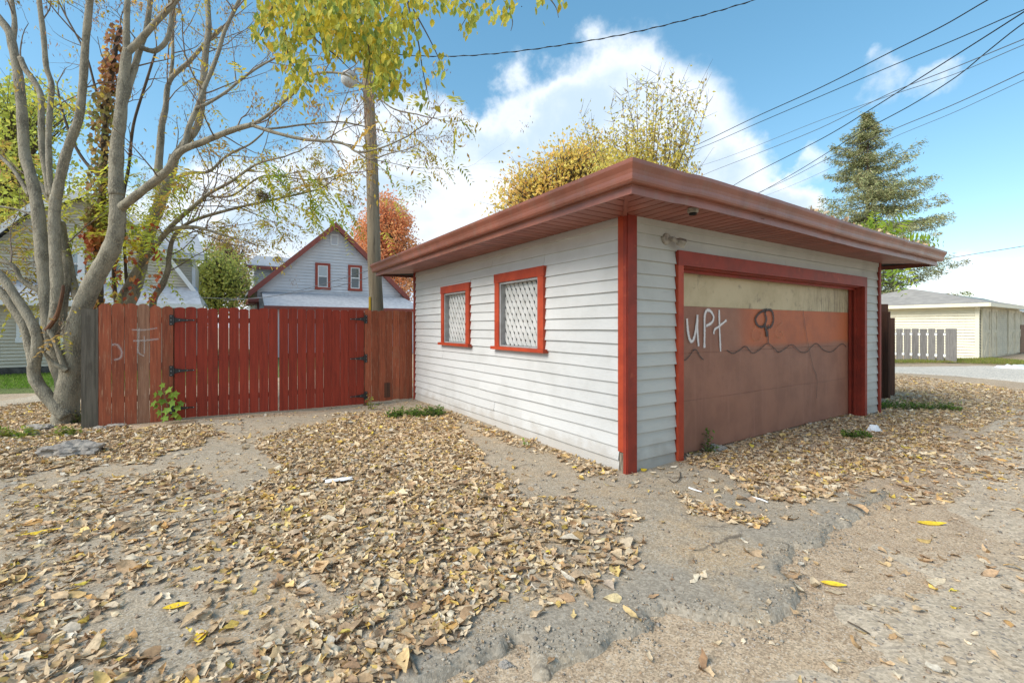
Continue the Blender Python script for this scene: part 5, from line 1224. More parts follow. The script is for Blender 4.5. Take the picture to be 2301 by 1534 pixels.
# ---------------------------------------------------------------- background trees
def bg_tree(label, base, clusters, trunk_r, leaf, palette, per, sig, group='trees beyond the yards', weights=None, branch_m='bark_dark', vase=False, needles=False, sub=3, name='tree', dry=0):
    """clusters: list of world points; limbs run from the stem to each, leaves scatter round them"""
    t = thing(name, label, 'tree', base, group); base = Vector(base)
    top = max(c.z for c in clusters); cx = sum(c.x for c in clusters)/len(clusters); cy = sum(c.y for c in clusters)/len(clusters)
    apex = Vector((cx, cy, base.z + (top-base.z)*(.35 if vase else .88))); mb = MB(); rs = random.Random(len(clusters)*7)
    n = 8; st_ = [base.lerp(apex, i/n)+Vector((rs.gauss(0, .05), rs.gauss(0, .05), 0)) for i in range(n+1)]; mb.tube(st_, [trunk_r*(1-.75*i/n) for i in range(n+1)], 8); obj('trunk', mb, M[branch_m], t, smooth=True)
    br = MB(); tips = []
    for c in clusters:
        f = min(1, max(.12, ((c.z-base.z)/(apex.z-base.z))*(.6 if not vase else .5))); s = base.lerp(apex, min(f, 1.)) if not vase else base.lerp(apex, rs.uniform(.5, 1))
        mid = s.lerp(c, .5) + Vector((rs.gauss(0, .12), rs.gauss(0, .12), (c-s).length*.10)); pts = smooth3([s, mid, c], 3); br.tube(pts, [trunk_r*.22*(1-.85*i/(len(pts)-1)) for i in range(len(pts))], 4, cap=False)
        for _ in range(sub):
            a = Vector((rs.gauss(0, 1), rs.gauss(0, 1), rs.gauss(.3, .8)))*sig*1.3; br.tube([mid.lerp(c, rs.random()), c+a], [trunk_r*.05, trunk_r*.015], 3, cap=False)
    obj('branches', br, M[branch_m], t, smooth=True)
    cc = np.array([tuple(c) for c in clusters]); m_ = len(cc)*per; ct = np.repeat(cc, per, 0) + rng.normal(0, sig, (m_, 3)); dd = rng.normal(0, .6, (m_, 3)); dd[:, 2] -= .6
    # each clump keeps its own tone
    tone = np.repeat(pal(palette, len(cc), .10, weights), per, 0); mixp = pal(palette, m_, .12, weights); colr = tone*.6+mixp*.4
    v, f, tt = rhomb(ct, leaf*(.7+.6*rng.random(m_)), leaf*.62*(.7+.6*rng.random(m_)), dd, rng.normal(0, 1, (m_, 3)), colr)
    npmesh('crown', v, f, M['leaf'], t, tt); return t
def blob_px(parts, Y, dY):
    """cluster points from photo ellipses (px, py, rx, ry, n) at depth Y with thickness dY"""
    out = []
    for (x, y, rx, ry, n) in parts:
        for _ in range(n):
            a = rng.random()*2*math.pi; r = math.sqrt(rng.random()); out.append(P(x+rx*r*math.cos(a), y+ry*r*math.sin(a), Y + rng.uniform(-dY, dY)))
    return out
RED = [(.86,.38,.17),(.76,.25,.12),(.92,.54,.22),(.84,.44,.24)]
bg_tree('rusty red maple rising behind the blue-grey house and the pole', P(868, 700, 34)*1, blob_px([(870,520,40,60,60),(850,560,40,60,40),(900,580,32,50,40),(862,462,9,30,12),(882,478,8,34,9),(842,482,8,26,9),(905,500,8,24,6),(822,505,8,24,6),(810,555,16,44,16),(895,640,36,30,26),(925,560,6,20,4),(912,510,8,30,6)], 34, 1.8), .3, .20, RED, 60, .33, branch_m='twig')
bg_tree('dense green tree with yellowing top to the left of the blue-grey house', P(490, 700, 26), blob_px([(480,625,42,40,60),(465,590,20,26,14),(530,640,30,34,26),(500,600,26,20,16),(480,675,40,18,24),(450,660,16,24,10)], 26, 1.6), .25, .17, [(.44,.50,.12),(.62,.60,.14),(.30,.38,.10),(.78,.66,.16)], 44, .55)
bg_tree('thin brown-leaved tree standing behind the dense green one', P(520, 700, 33), blob_px([(520,555,46,22,26),(490,560,30,16,12),(545,580,26,26,14),(545,650,28,40,40)], 33, 1.5), .25, .20, [(.52,.34,.18),(.60,.42,.20),(.44,.34,.18)], 28, .45)
bg_tree('bright yellow-green tree filling the gap at the left edge', P(20, 720, 22), blob_px([(30,300,60,90,70),(60,230,50,50,20),(10,400,60,70,50),(120,430,40,50,16),(90,520,40,40,14),(20,480,30,60,20),(160,230,30,40,6)], 22, 2.2), .3, .22, [(.54,.58,.10),(.66,.64,.12),(.40,.48,.10)], 40, .6)
bg_tree('round tree turning yellow and orange behind the garage roof', P(1290, 640, 27), blob_px([(1190,430,50,42,60),(1240,400,50,50,70),(1320,380,40,50,60),(1275,350,26,22,20),(1330,340,22,20,14),(1150,450,30,22,22),(1260,455,90,30,50),(1360,400,30,40,30)], 27, 2.2), .35, .21, [(.94,.72,.16),(.94,.60,.12),(.88,.42,.14),(.92,.76,.22),(.74,.44,.22)], 27, .52, weights=[3,2,1.2,3,.8])
# vase of upright shoots just behind the roof corner
vt = thing('tree', 'sparse tree of thin upright shoots with few yellow leaves behind the garage corner', 'tree', P(1465, 700, 15), 'trees beyond the yards')
rs = random.Random(9); br = MB(); lv = []; lc = []
root = P(1460, 560, 15)
stm = MB(); stm.tube([P(1465, 760, 15)*1, P(1462, 650, 15), root], [.14, .12, .09], 8); obj('trunk', stm, M['bark_dark'], vt, smooth=True)
shoots = [(1372,245),(1395,215),(1410,195),(1430,190),(1452,185),(1470,200),(1490,215),(1512,170),(1530,190),(1545,205),(1560,215),(1578,200),(1590,235),(1305,255),(1330,285),(1360,300),(1380,320),(1480,170),(1420,260),(1500,280),(1540,290),(1570,380),(1550,360),(1400,300),(1440,300),(1520,240),(1460,260)]
for (x, y) in shoots:
    Y = 15+rs.uniform(-1.0, 1.0); e = P(x, y, Y); s = root + Vector((rs.uniform(-.3, .3), 0, rs.uniform(0, .6))); mid = s.lerp(e, .5)+Vector(((e.x-s.x)*.10, 0, -.12)); pts = smooth3([s, mid, e], 8)
    br.tube(pts, [.030*(1-.9*i/(len(pts)-1)) for i in range(len(pts))], 4, cap=False)
    for i in range(3, len(pts)):
        for _ in range(3):
            d = Vector((rs.gauss(0, .5), rs.gauss(0, .5), rs.uniform(.2, .9))); ln_ = rs.uniform(.2, .7); q = pts[i]+d*ln_; br.tube([pts[i], q], [.008, .003], 3, cap=False)
            dens_ = max(1, int(24*(1-i/len(pts))**1.4)+1)
            for _ in range(dens_):
                tt = rs.random(); lv.append(tuple(pts[i].lerp(q, tt)+Vector((rs.gauss(0,.07), rs.gauss(0,.07), rs.gauss(0,.07)))))
obj('branches', br, M['bark_dark'], vt, smooth=True)
for _ in range(3000):
    a = rs.gauss(0, 1); lv.append(tuple(P(1412+rs.gauss(0, 34), 400-abs(rs.gauss(0, 50))+20, 15+rs.uniform(-1, 1))))
lv = np.array(lv); m_ = len(lv); dd = rng.normal(0, .6, (m_, 3)); dd[:, 2] -= .7
v, f, t = rhomb(lv, .08+.07*rng.random(m_), .05+.04*rng.random(m_), dd, rng.normal(0, 1, (m_, 3)), pal([(.84,.70,.16),(.70,.66,.18),(.60,.42,.18),(.88,.74,.18)], m_))
npmesh('crown', v, f, M['leaf'], vt, t)
# spruce
sp = thing('spruce_tree', 'tall ragged olive-green spruce above the right end of the garage', 'tree', Vector((P(1960, 0, 30).x, 30, 0)), 'trees beyond the yards')
Ysp = 30; topz = P(0, 262, Ysp).z; cxs = sp.location.x - .3; mb = MB(); mb.tube([Vector((cxs, Ysp, -.1)), Vector((cxs, Ysp, topz*.5)), Vector((cxs, Ysp, topz))], [.26, .15, .02], 8); obj('trunk', mb, M['bark_dark'], sp, smooth=True)
br = MB(); rs = random.Random(3); nc = []; nd = []
wprof = [(262, 8), (300, 32), (350, 72), (400, 95), (450, 132), (500, 145), (560, 150), (620, 160), (700, 140)]
y = 268
while y < 690:
    hw = np.interp(y, [q[0] for q in wprof], [q[1] for q in wprof])/F*Ysp
    for _ in range(6):
        az = rs.random()*2*math.pi; ln_ = hw*rs.uniform(.55, 1.12); z = P(0, y, Ysp).z + rs.uniform(-.25, .25)
        o_ = Vector((math.cos(az), math.sin(az), 0)); rise = .20 if y < 400 else .02
        pts = [Vector((cxs, Ysp, z))+o_*(ln_*q) + Vector((0, 0, ln_*(rise*q - .28*q + .30*q*q))) for q in np.linspace(0, 1, 7)]
        br.tube(pts, [.035*(1-.8*i/6) for i in range(7)], 3, cap=False)
        for i in range(1, 7):
            for _ in range(int(5+ln_*3.2)):
                p = pts[i-1].lerp(pts[i], rs.random()); sdir = o_.cross(Vector((0,0,1)))*rs.choice((-1, 1)); k = rs.random()*ln_*.26*(1.15-i/7)
                q = p + sdir*k + o_*(k*.6) + Vector((0, 0, -k*.25+rs.gauss(0, .05))); nc.append(tuple(q)); d = sdir*.8 + o_*.7 + Vector((rs.gauss(0,.4), rs.gauss(0,.4), -.5+rs.gauss(0,.5))); nd.append(tuple(d))
    y += 13.5
obj('branches', br, M['bark_dark'], sp, smooth=True)
nc = np.repeat(np.array(nc), 5, 0); nd = np.repeat(np.array(nd), 5, 0); m_ = len(nc); nc = nc+rng.normal(0, .085, (m_, 3)); nd = nd+rng.normal(0, .45, (m_, 3))
v, f, t = rhomb(nc, .13+.12*rng.random(m_), .035+.02*rng.random(m_), nd, rng.normal(0, 1, (m_, 3)), pal([(.28,.31,.14),(.38,.39,.18),(.21,.25,.11),(.40,.33,.19)], m_, .2, [3,3,2,1.4]))
npmesh('crown', v, f, M['needle'], sp, t)
# bright green frond sprout behind the roof's right end
sh = thing('sapling', 'bright green sapling with long fern-like fronds behind the right end of the garage roof', 'sapling', Vector((P(1975, 0, 12.5).x, 12.5, 0)))
Yg = 12.5; mb = MB(); ctop = P(1968, 560, Yg); mb.tube([Vector((ctop.x+.1, Yg, -.1)), Vector((ctop.x+.05, Yg, 1.8)), ctop], [.04, .03, .015], 7); obj('stem', mb, M['twig'], sh, smooth=True)
ends = [(1965,478),(2055,478),(2105,545),(2118,548),(1890,505),(1915,520),(2090,580),(2070,590),(1930,600),(2040,520),(1985,640),(2060,640),(2030,660),(1900,560),(2000,500),(2100,565),(1940,500)]
gs = []
for (x, y) in ends:
    e = np.array(P(x, y, Yg+rng.uniform(-.8, .8))); b = np.array(ctop) + rng.normal(0, .08, 3); d = e-b; L_ = np.linalg.norm(d); d = d/L_; n = 11
    sd = np.cross(d, [0, 1, 0]); sd /= np.linalg.norm(sd)
    c = np.array([b + d*L_*q + np.array([0,0,1])*(.25*L_*q*(1-q)) for q in np.linspace(.2, 1, n)]); ll = .30*np.sin(np.pi*np.linspace(.25, .93, n))**.6
    for s in (-1, 1): gs.append(rhomb(c, ll, ll*.26, sd*s + d*.4 + rng.normal(0, .1, (n, 3)), np.tile([0, -1, .3], (n, 1))+rng.normal(0, .3, (n, 3)), pal([(.34,.46,.05),(.42,.50,.06),(.24,.38,.05)], n)))
v, f, t = join(gs); npmesh('crown', v, f, M['leaf'], sh, t)

# ---------------------------------------------------------------- small plants
def weeds(name, label, cat, spots, h, n, palette, leafL, group=None, wide=.5, kind=None):
    t = thing(name, label, cat, Vector((spots[0][0], spots[0][1], 0)), group); st_ = MB(); cs = []; ds = []
    for (x, y, r) in spots:
        for _ in range(n):
            a = rng.random()*6.283; q = r*math.sqrt(rng.random()); bx, by = x+q*math.cos(a), y+q*math.sin(a); z0 = tops(bx, by)-.01
            hh = h*(.4+.8*rng.random()); d = np.array([rng.normal(0, wide), rng.normal(0, wide), 1.]); tip = np.array([bx, by, z0]) + d*hh/np.linalg.norm(d); st_.tube([(bx, by, z0), tuple(tip)], [.0025, .0012], 3, cap=False)
            for k in range(5): cs.append(np.array([bx, by, z0])*(1-(k+1)/5)+tip*(k+1)/5); ds.append([rng.normal(0, 1), rng.normal(0, 1), rng.normal(.1, .4)])
    obj('stems', st_, M['twig'], t, kind='stuff')
    cs = np.array(cs); m_ = len(cs); v, f, tt = leaves_geo(cs, leafL*(.6+.7*rng.random(m_)), leafL*.5*(.6+.7*rng.random(m_)), np.array(ds), np.tile([0, 0, 1.], (m_, 1))+rng.normal(0, .4, (m_, 3)), pal(palette, m_), rows=4, cross=3)
    npmesh('leaves', v, f, M['leaf'], t, tt); return t
GR = [(.10,.20,.03),(.16,.27,.04),(.07,.15,.025),(.24,.33,.06)]
g_ = lambda px, py: gp(px, py)
x, y = g_(940, 935); weeds('weed_clump', 'low green weeds sprawling at the far corner of the garage side wall', 'weed', [(x-.2, y+.05, .16), (x+.05, y, .18), (x+.28, y+.1, .14), (x-.35, y-.1, .08)], .14, 70, GR, .05)
x, y = g_(1587, 1008); weeds('weed', 'small green weed growing against the foot of the red garage door', 'weed', [(x, y, .05)], .26, 14, GR, .05, wide=.35)
x, y = g_(1940, 975); weeds('weed_clump', 'little green weed beside the white litter in the leaves before the door', 'weed', [(x, y, .09), (x-.2, y, .05)], .10, 34, GR, .05)
x, y = g_(833, 915); weeds('weed', 'thin yellow-green weed under the bottom hinge of the right gate', 'weed', [(x, y, .05)], .24, 9, [(.30,.34,.06),(.45,.42,.07),(.14,.22,.04)], .06, wide=.3)
x, y = g_(1184, 1003); weeds('weed', 'tiny green sprig at the foot of the white side wall', 'weed', [(x, y, .02)], .10, 4, [(.3,.5,.08)], .04)
x, y = g_(2040, 915); weeds('weed_clump', 'grassy green weeds around the foot of the dark brown fence end', 'weed', [(x-.3, y+.3, .22), (x, y+.2, .25), (x+.35, y+.1, .22), (x-.55, y+.15, .15), (x+.7, y, .15)], .13, 70, GR, .045)
x, y = g_(60, 975); weeds('weed_clump', 'yellowing weeds among stones left of the many-stemmed tree', 'weed', [(x, y, .12), (x+.45, y+.1, .1), (x-.3, y-.05, .12)], .14, 30, [(.4,.38,.06),(.16,.27,.04),(.24,.33,.06)], .06)
x, y = g_(178, 945); weeds('weed', 'thin grassy weed against the trunk foot and grey post', 'weed', [(x, y, .07), (x+.25, y+.12, .06)], .22, 16, [(.2,.24,.06),(.26,.22,.08)], .06, wide=.3)
# maple sapling in front of the gate hinge
ms = thing('sapling', 'young maple sapling with large bright lobed leaves against the left gate hinge', 'sapling', Vector(gp(375, 940)+(0,)))
Ym = gp(375, 943)[1]-.05; mb = MB(); pts = [(378,943),(376,915),(370,890),(366,868)]; mb.tube([P(x, y, Ym) for x, y in pts], [.007, .005, .004, .002], 6); obj('stem', mb, M['twig'], ms)
def maple_leaf(c, n_, d, size):
    n_ = n_.normalized(); d = (d-n_*d.dot(n_)).normalized(); s = d.cross(n_); star = []
    angs = [(-170,.25),(-125,.62),(-100,.42),(-65,.85),(-38,.50),(-14,.62),(0,1.0),(14,.62),(38,.50),(65,.85),(100,.42),(125,.62),(170,.25)]
    return [c + d*(size*r*math.cos(R(a))) + s*(size*r*math.sin(R(a))) + n_*(.12*size*r*r*(1 if a % 2 else .6)) for a, r in angs]
for (x, y, sz) in [(366,864,.09),(350,885,.085),(378,876,.10),(392,884,.10),(345,905,.09),(365,900,.10),(388,903,.11),(358,925,.10),(400,915,.09),(376,920,.11),(408,905,.08),(395,930,.09),(372,938,.09),(386,888,.08),(352,912,.07),(404,938,.07),(362,882,.08)]:
    c = P(x, y, Ym-rng.uniform(.0, .10)); mb = MB(); pts = maple_leaf(c, Vector((rng.normal(0,.35), -1, .5+rng.normal(0,.3))), Vector((rng.normal(0,.6), 0, -1)), sz)
    n = len(pts); mb.v = [tuple(c)] + [tuple(p) for p in pts]; mb.f = [(0, i+1, i+2) for i in range(n-1)] + [(0, n, 1)]; cc = pal([(.20,.34,.04),(.28,.42,.05),(.16,.28,.04)], 1)[0]; mb.c = [(*cc, 1)]*(n+1); obj('leaf', mb, M['leaf'], ms)
# lawn grass, left yard and right verge
def grass(name, label, poly, n, h, palette):
    xs_ = [p[0] for p in poly]; ys_ = [p[1] for p in poly]; x = rng.uniform(min(xs_), max(xs_), n*3); y = rng.uniform(min(ys_), max(ys_), n*3); k = inpoly(x, y, poly); x, y = x[k][:n], y[k][:n]; n = len(x)
    c = np.stack([x, y, np.full(n, -.01)], 1); d = rng.normal(0, .35, (n, 3)); d[:, 2] = 1
    v, f, t = rhomb(c, h*(.5+rng.random(n)), np.full(n, .016), d, rng.normal(0, 1, (n, 3)), pal(palette, n)); o = npmesh(name, v, f, M['leaf'], None, t, kind='stuff'); tag(o, label, 'grass')
grass('lawn_grass', 'short green lawn in front of the cream house', [(-17, 10.1), (-12.5, 10.1), (-10.0, 11.2), (-9.5, 15), (-18, 14)], 22000, .05, [(.13,.26,.03),(.18,.32,.04),(.22,.32,.06)])
vp_ = [gp(*q) for q in [(1990,816),(2140,815),(2301,820),(2301,812),(2230,806),(2150,808),(2000,811)]]
grass('verge_grass', 'thin strip of green verge between the street and the cream garage', [(a, b) for a, b in vp_], 9000, .10, [(.24,.32,.06),(.32,.34,.08),(.36,.30,.12)])

# ---------------------------------------------------------------- fallen leaves
dens_polys = [
 (1.0, [(780,925),(1000,932),(1090,1030),(1160,1085),(1150,1110),(1240,1150),(1190,1250),(1150,1330),(1080,1420),(960,1470),(900,1534),(820,1750),(380,1750),(520,1534),(640,1440),(760,1370),(700,1300),(560,1260),(500,1200),(520,1120),(640,1040),(560,1000),(700,955)]),
 (.55, [(-400,1440),(0,1410),(140,1335),(300,1350),(190,1420),(460,1490),(640,1480),(700,1534),(700,1900),(-400,1900)]),
 (.48, [(-400,1250),(0,1265),(150,1240),(320,1262),(340,1310),(250,1350),(100,1380),(0,1390),(-400,1400)]),
 (.80, [(-600,870),(0,885),(190,905),(215,955),(450,960),(520,975),(330,1030),(150,1060),(0,1075),(-600,1150)]),
 (.30, [(0,1090),(400,1060),(520,1100),(720,1380),(620,1500),(480,1500),(380,1330),(200,1200),(0,1180)]),
 (.35, [(0,1180),(260,1120),(430,1180),(300,1240),(0,1250)]),
 (.55, [(1530,1015),(1640,985),(1850,925),(1960,925),(2100,950),(2160,1000),(2030,1060),(1900,1100),(1790,1128),(1690,1112),(1640,1080),(1560,1045)]),
 (.8, [(1515,1112),(1600,1130),(1700,1158),(1745,1180),(1700,1200),(1560,1155)]),
 (.42, [(1160,1090),(1300,1130),(1450,1160),(1400,1300),(1250,1370),(1130,1330)]),
 (.5, [(1990,880),(2301,840),(2500,830),(2500,880),(2180,960),(1990,930)]),
 (.35, [(1950,840),(2301,850),(2301,865),(1950,890)]),
 (.20, [(2000,1060),(2301,930),(2301,1100),(2050,1130)]),
 (.45, [(930,905),(1010,925),(1230,1010),(1390,1062),(1380,1075),(1200,1025),(1000,945)]),
]
def density(x, y):
    px = CX + F*x/np.maximum(y, .05); py = HZ + H*F/np.maximum(y, .05); d = np.full(x.shape, .035)
    jx = px + 30*(fbm(x*2.5, y*2.5, 3, 61)-.5)*4/np.maximum(y, 1.5)*2; jy = py + 22*(fbm(x*2.5, y*2.5, 3, 62)-.5)*4/np.maximum(y, 1.5)*2
    for v, p in dens_polys: d = np.maximum(d, v*inpoly(jx, jy, p))
    return d
def free(x, y, pad=.03):
    s = (x-A0.x)*U.x + (y-A0.y)*U.y; t = (x-A0.x)*V.x + (y-A0.y)*V.y
    bad = (s > -pad) & (s < GL+pad) & (t > -pad) & (t < GW+pad) & ~((s > .86) & (s < 5.5) & (t < .17))
    bad |= (s < 0) & (s > -5.2) & (abs(t-GW) < .07+pad)
    return ~bad
N = 470000
lx = rng.uniform(-9.5, 12, N); ly = np.exp(rng.uniform(math.log(1.0), math.log(17), N)); wgt = ly/17
# even over the ground, thinned with distance
area_keep = rng.random(N) < np.clip(ly/6.0, 0, 1)
vis = np.abs(lx) < ly*1.35+.8
dn = density(lx, ly); dn = dn*np.where(dn > .72, .45+1.15*fbm(lx*1.9, ly*1.9, 3, 71), .15+1.7*fbm(lx*1.6, ly*1.6, 3, 71)); 
k = area_keep & vis & (rng.random(N) < dn) & free(lx, ly)
lx, ly = lx[k], ly[k]; dn = dn[k]
print('leaves', len(lx))
NEAR = 1.0
n = len(lx); size = np.clip(rng.lognormal(math.log(.052), .42, n), .018, .14); size = np.where(rng.random(n) < .07, size*1.35, size)
wid = size*rng.uniform(.32, .62, n)
az = rng.random(n)*2*math.pi; tilt = rng.normal(0, .12, n); d = np.stack([np.cos(az), np.sin(az), tilt], 1)
nr = np.stack([rng.normal(0, .19, n), rng.normal(0, .19, n), np.ones(n)], 1)*np.where(rng.random(n) < .3, -1, 1)[:, None]
LP = [(.58,.42,.25),(.66,.52,.34),(.48,.32,.18),(.74,.63,.46),(.34,.21,.12),(.66,.46,.18),(.70,.49,.11),(.76,.60,.07),(.60,.34,.12),(.58,.53,.44)]
LW = [5,4.5,4,2.6,2.4,1.8,.7,.25,.6,1.1]
colr = pal(LP, n, .10, LW)
zz = top_z(lx, ly) + .004 + np.abs(rng.normal(0, .006, n)) + .010*np.clip(dn, 0, 1)*rng.random(n)
curlv = rng.normal(.10, .24, n)*np.where(rng.random(n) < .15, 2, 1)
scr = size/ly
order = np.argsort(-scr*((np.abs(lx/ly) < 1.14) & (ly > 1.75)))
big = order[:300]; rest = order[300:]
cen = np.stack([lx, ly, zz], 1) - d*(size*.5)[:, None]
v, f, t = leaves_geo(cen[rest], size[rest], wid[rest], d[rest], nr[rest], colr[rest], rows=5, cross=3, fold=.45, curlv=curlv[rest], irr=.26)
# crinkle
v = v + rng.normal(0, .0028, v.shape)
v[:, 2] = np.maximum(v[:, 2], top_z(v[:, 0], v[:, 1]) + .0015)
o = npmesh('leaf_litter', v, f, M['dry_leaf'], None, t, smooth=False, kind='stuff'); tag(o, 'drifts of tan and yellow fallen leaves over the pad, dirt and alley', 'leaves')
for i in big:
    v, f, t = leaves_geo(cen[i:i+1], size[i:i+1], wid[i:i+1], d[i:i+1], nr[i:i+1], colr[i:i+1], rows=6, cross=3, fold=.45, curlv=curlv[i:i+1], irr=.26); v = v+rng.normal(0, .002, v.shape); v[:, 2] = np.maximum(v[:, 2], top_z(v[:, 0], v[:, 1])+.0015)
    o = npmesh('fallen_leaf', v, f, M['dry_leaf'], None, t, off=Vector((lx[i], ly[i], zz[i]))); tag(o, 'dry curled leaf lying loose in the foreground litter', 'leaf', 'fallen leaves in the foreground')
# crumbs, grit and bits
N = 190000; x = rng.uniform(-8, 10, N); y = np.exp(rng.uniform(math.log(1.1), math.log(9), N)); k = (np.abs(x) < y*1.3+.6) & free(x, y, .01) & (rng.random(N) < np.clip(y/4, 0, 1)); x, y = x[k], y[k]
dd_ = density(x, y); k = rng.random(len(x)) < (.10+.9*dd_)*(.3+1.2*fbm(x*2, y*2, 3, 81)); x, y = x[k], y[k]; n = len(x)
c = np.stack([x, y, top_z(x, y)+.003], 1); d2 = rng.normal(0, 1, (n, 3)); d2[:, 2] *= .2
v, f, t = rhomb(c, .006+.020*rng.random(n)**2, .004+.010*rng.random(n), d2, np.tile([0, 0, 1.], (n, 1))+rng.normal(0, .4, (n, 3)), pal([(.34,.22,.13),(.24,.15,.09),(.48,.36,.24),(.16,.11,.08)], n)); print('crumbs', n)
o = npmesh('leaf_crumbs', v, f, M['dry_leaf'], None, t, kind='stuff'); tag(o, 'crumbled leaf bits and grit scattered over the paving', 'debris')
# gravel
N = 16000; x = rng.uniform(-7, 9, N); y = np.exp(rng.uniform(math.log(1.2), math.log(10), N)); k = (np.abs(x) < y*1.3+.6) & free(x, y, .02) & (rng.random(N) < np.clip(y/5, 0, 1)); x, y = x[k], y[k]; n = len(x)
r = .003+.006*rng.random(n)**3*2.2; c = np.stack([x, y, top_z(x, y)+r*.25], 1); octa = np.array([(1,0,0),(0,1,0),(-1,0,0),(0,-1,0),(0,0,.7),(0,0,-.7)])
v = (c[:, None]+(octa[None]*(1+rng.normal(0, .22, (n, 6, 1))))*r[:, None, None]).reshape(-1, 3); tf_ = np.array([(0,1,4),(1,2,4),(2,3,4),(3,0,4),(1,0,5),(2,1,5),(3,2,5),(0,3,5)]); f = (tf_[None]+(np.arange(n)*6)[:, None, None]).reshape(-1, 3)
t = np.ones((n, 6, 4)); t[:, :, :3] = pal([(.30,.27,.24),(.42,.38,.33),(.20,.18,.16),(.38,.28,.20)], n)[:, None]
o = npmesh('gravel', v, f, M['dry_leaf'], None, t.reshape(-1, 4), kind='stuff'); tag(o, 'loose pebbles strewn over the asphalt and alley', 'gravel')
# crumbled aggregate along the broken edge of the pad
N = 60000; x = rng.uniform(-1.5, 5, N); y = rng.uniform(.8, 5, N); dd_ = pdist(x, y, asph); k = (np.abs(dd_) < .10+.06*rng.random(N)) & free(x, y, .02) & (fbm(x*3, y*3, 3, 95) > .42); x, y = x[k][:3200], y[k][:3200]; n = len(x)
r = .003+.008*rng.random(n)**2.4; c = np.stack([x, y, top_z(x, y)+r*.25], 1)
v = (c[:, None]+(octa[None]*(1+rng.normal(0, .25, (n, 6, 1))))*r[:, None, None]).reshape(-1, 3); f = (tf_[None]+(np.arange(n)*6)[:, None, None]).reshape(-1, 3)
t = np.ones((n, 6, 4)); t[:, :, :3] = pal([(.33,.295,.24),(.44,.40,.33),(.25,.225,.19),(.40,.31,.21)], n)[:, None]
o = npmesh('asphalt_crumbs', v, f, M['dry_leaf'], None, t.reshape(-1, 4), kind='stuff'); tag(o, 'crumbled asphalt chunks along the broken edge of the pad', 'gravel')
# leaves caught in the gutter and on the roof edge
n = 260; s_ = np.where(rng.random(n) < .5, rng.uniform(4.2, 6.4, n), rng.uniform(2.2, 4.8, n)); c = np.array([tuple(G(a, -OV-rng.uniform(-.05, .08), 2.735 + sagf(a, -1) + rng.uniform(0, .03))) for a in s_]); d2 = rng.normal(0, 1, (n, 3)); d2[:, 2] = rng.uniform(-.2, .9, n)
v, f, t = leaves_geo(c, .04+.05*rng.random(n), .02+.02*rng.random(n), d2, rng.normal(0, 1, (n, 3)), pal(LP[:5], n), rows=4, cross=3)
o = npmesh('gutter_leaves', v, f, M['dry_leaf'], None, t, kind='stuff', off=G(4, -.6, 2.7)); tag(o, 'dead leaves caught along the front gutter', 'leaves')

# ---------------------------------------------------------------- odds and ends on the ground
def crumple(name, label, cat, c, lx_, ly_, h, m, seed, group=None, rot=0):
    rs = np.random.default_rng(seed); nx, ny = 9, 7; mb = MB()
    for j in range(ny):
        for i in range(nx):
            a, b = (i/(nx-1)-.5), (j/(ny-1)-.5); e = 1-max(abs(a), abs(b))*2
            x_ = a*lx_; y_ = b*ly_; X_ = c[0]+x_*math.cos(rot)-y_*math.sin(rot); Y_ = c[1]+x_*math.sin(rot)+y_*math.cos(rot)
            mb.v.append((X_+rs.normal(0, lx_*.03), Y_+rs.normal(0, ly_*.03), tops(X_, Y_)+.012+h*max(0, min(1, e*2.2))*(.4+.9*rs.random())))
    for j in range(ny-1):
        for i in range(nx-1): a = j*nx+i; mb.f.append((a, a+1, a+nx+1, a+nx))
    o = obj(name, mb, m, smooth=False); sol = o.modifiers.new('thickness', 'SOLIDIFY'); sol.thickness = .001; return tag(o, label, cat, group)
x, y = gp(761, 1086); crumple('paper_sheet', 'folded sheet of white paper lying on the leaves in front of the gate', 'paper', (x, y), .23, .085, .008, M['paper'], 4, rot=.45)
o = bpy.data.objects['paper_sheet']; o.location.z += .022
x, y = gp(1964, 962); crumple('plastic_litter', 'crumpled white plastic litter beside the small weed before the garage door', 'litter', (x, y), .20, .10, .07, M['plastic_bag'], 5, rot=.2)
x, y = gp(2278, 826); crumple('plastic_litter', 'white plastic sheet lying at the edge of the street in front of the cream garage', 'litter', (x, y), .9, .5, .14, M['plastic_bag'], 6, rot=-.5)
x, y = gp(104, 850); crumple('plastic_bag', 'pale plastic bag slumped against the cream house behind the trunk', 'bag', (x-.1, y+1.5), .45, .3, .75, M['plastic_bag'], 7)
def rock(name, label, c, r, sq, seed, m='rubble', group='loose stones and broken concrete'):
    bm = __import__('bmesh').new(); __import__('bmesh').ops.create_icosphere(bm, subdivisions=4, radius=1); rs = np.random.default_rng(seed); of_ = rs.random(3)*50; mb = MB()
    from mathutils import noise as mn
    for v_ in bm.verts:
        k = 1+.38*mn.noise(v_.co*1.6+Vector(of_))+.22*mn.noise(v_.co*4+Vector(of_))+.10*mn.noise(v_.co*9+Vector(of_)); p = v_.co*k; mb.v.append((c[0]+p.x*r*sq[0], c[1]+p.y*r*sq[1], tops(c[0], c[1])+r*sq[2]*.25+p.z*r*sq[2]))
    mb.f = [tuple(v_.index for v_ in f_.verts) for f_ in bm.faces]; bm.free()
    return tag(obj(name, mb, M[m], smooth=False), label, 'rubble' if m == 'rubble' else 'stone', group)
rock('concrete_lump', 'large rough lump of broken concrete among leaves left of the gate', gp(165, 1018), .21, (1.5, .9, .55), 1)
rock('stone', 'rounded grey stone resting against the large concrete lump', gp(163, 1023), .075, (1.4, .8, .7), 2)
rock('stone', 'flat pale stone at the foot of the many-stemmed tree', gp(90, 958), .13, (1.5, .8, .45), 3)
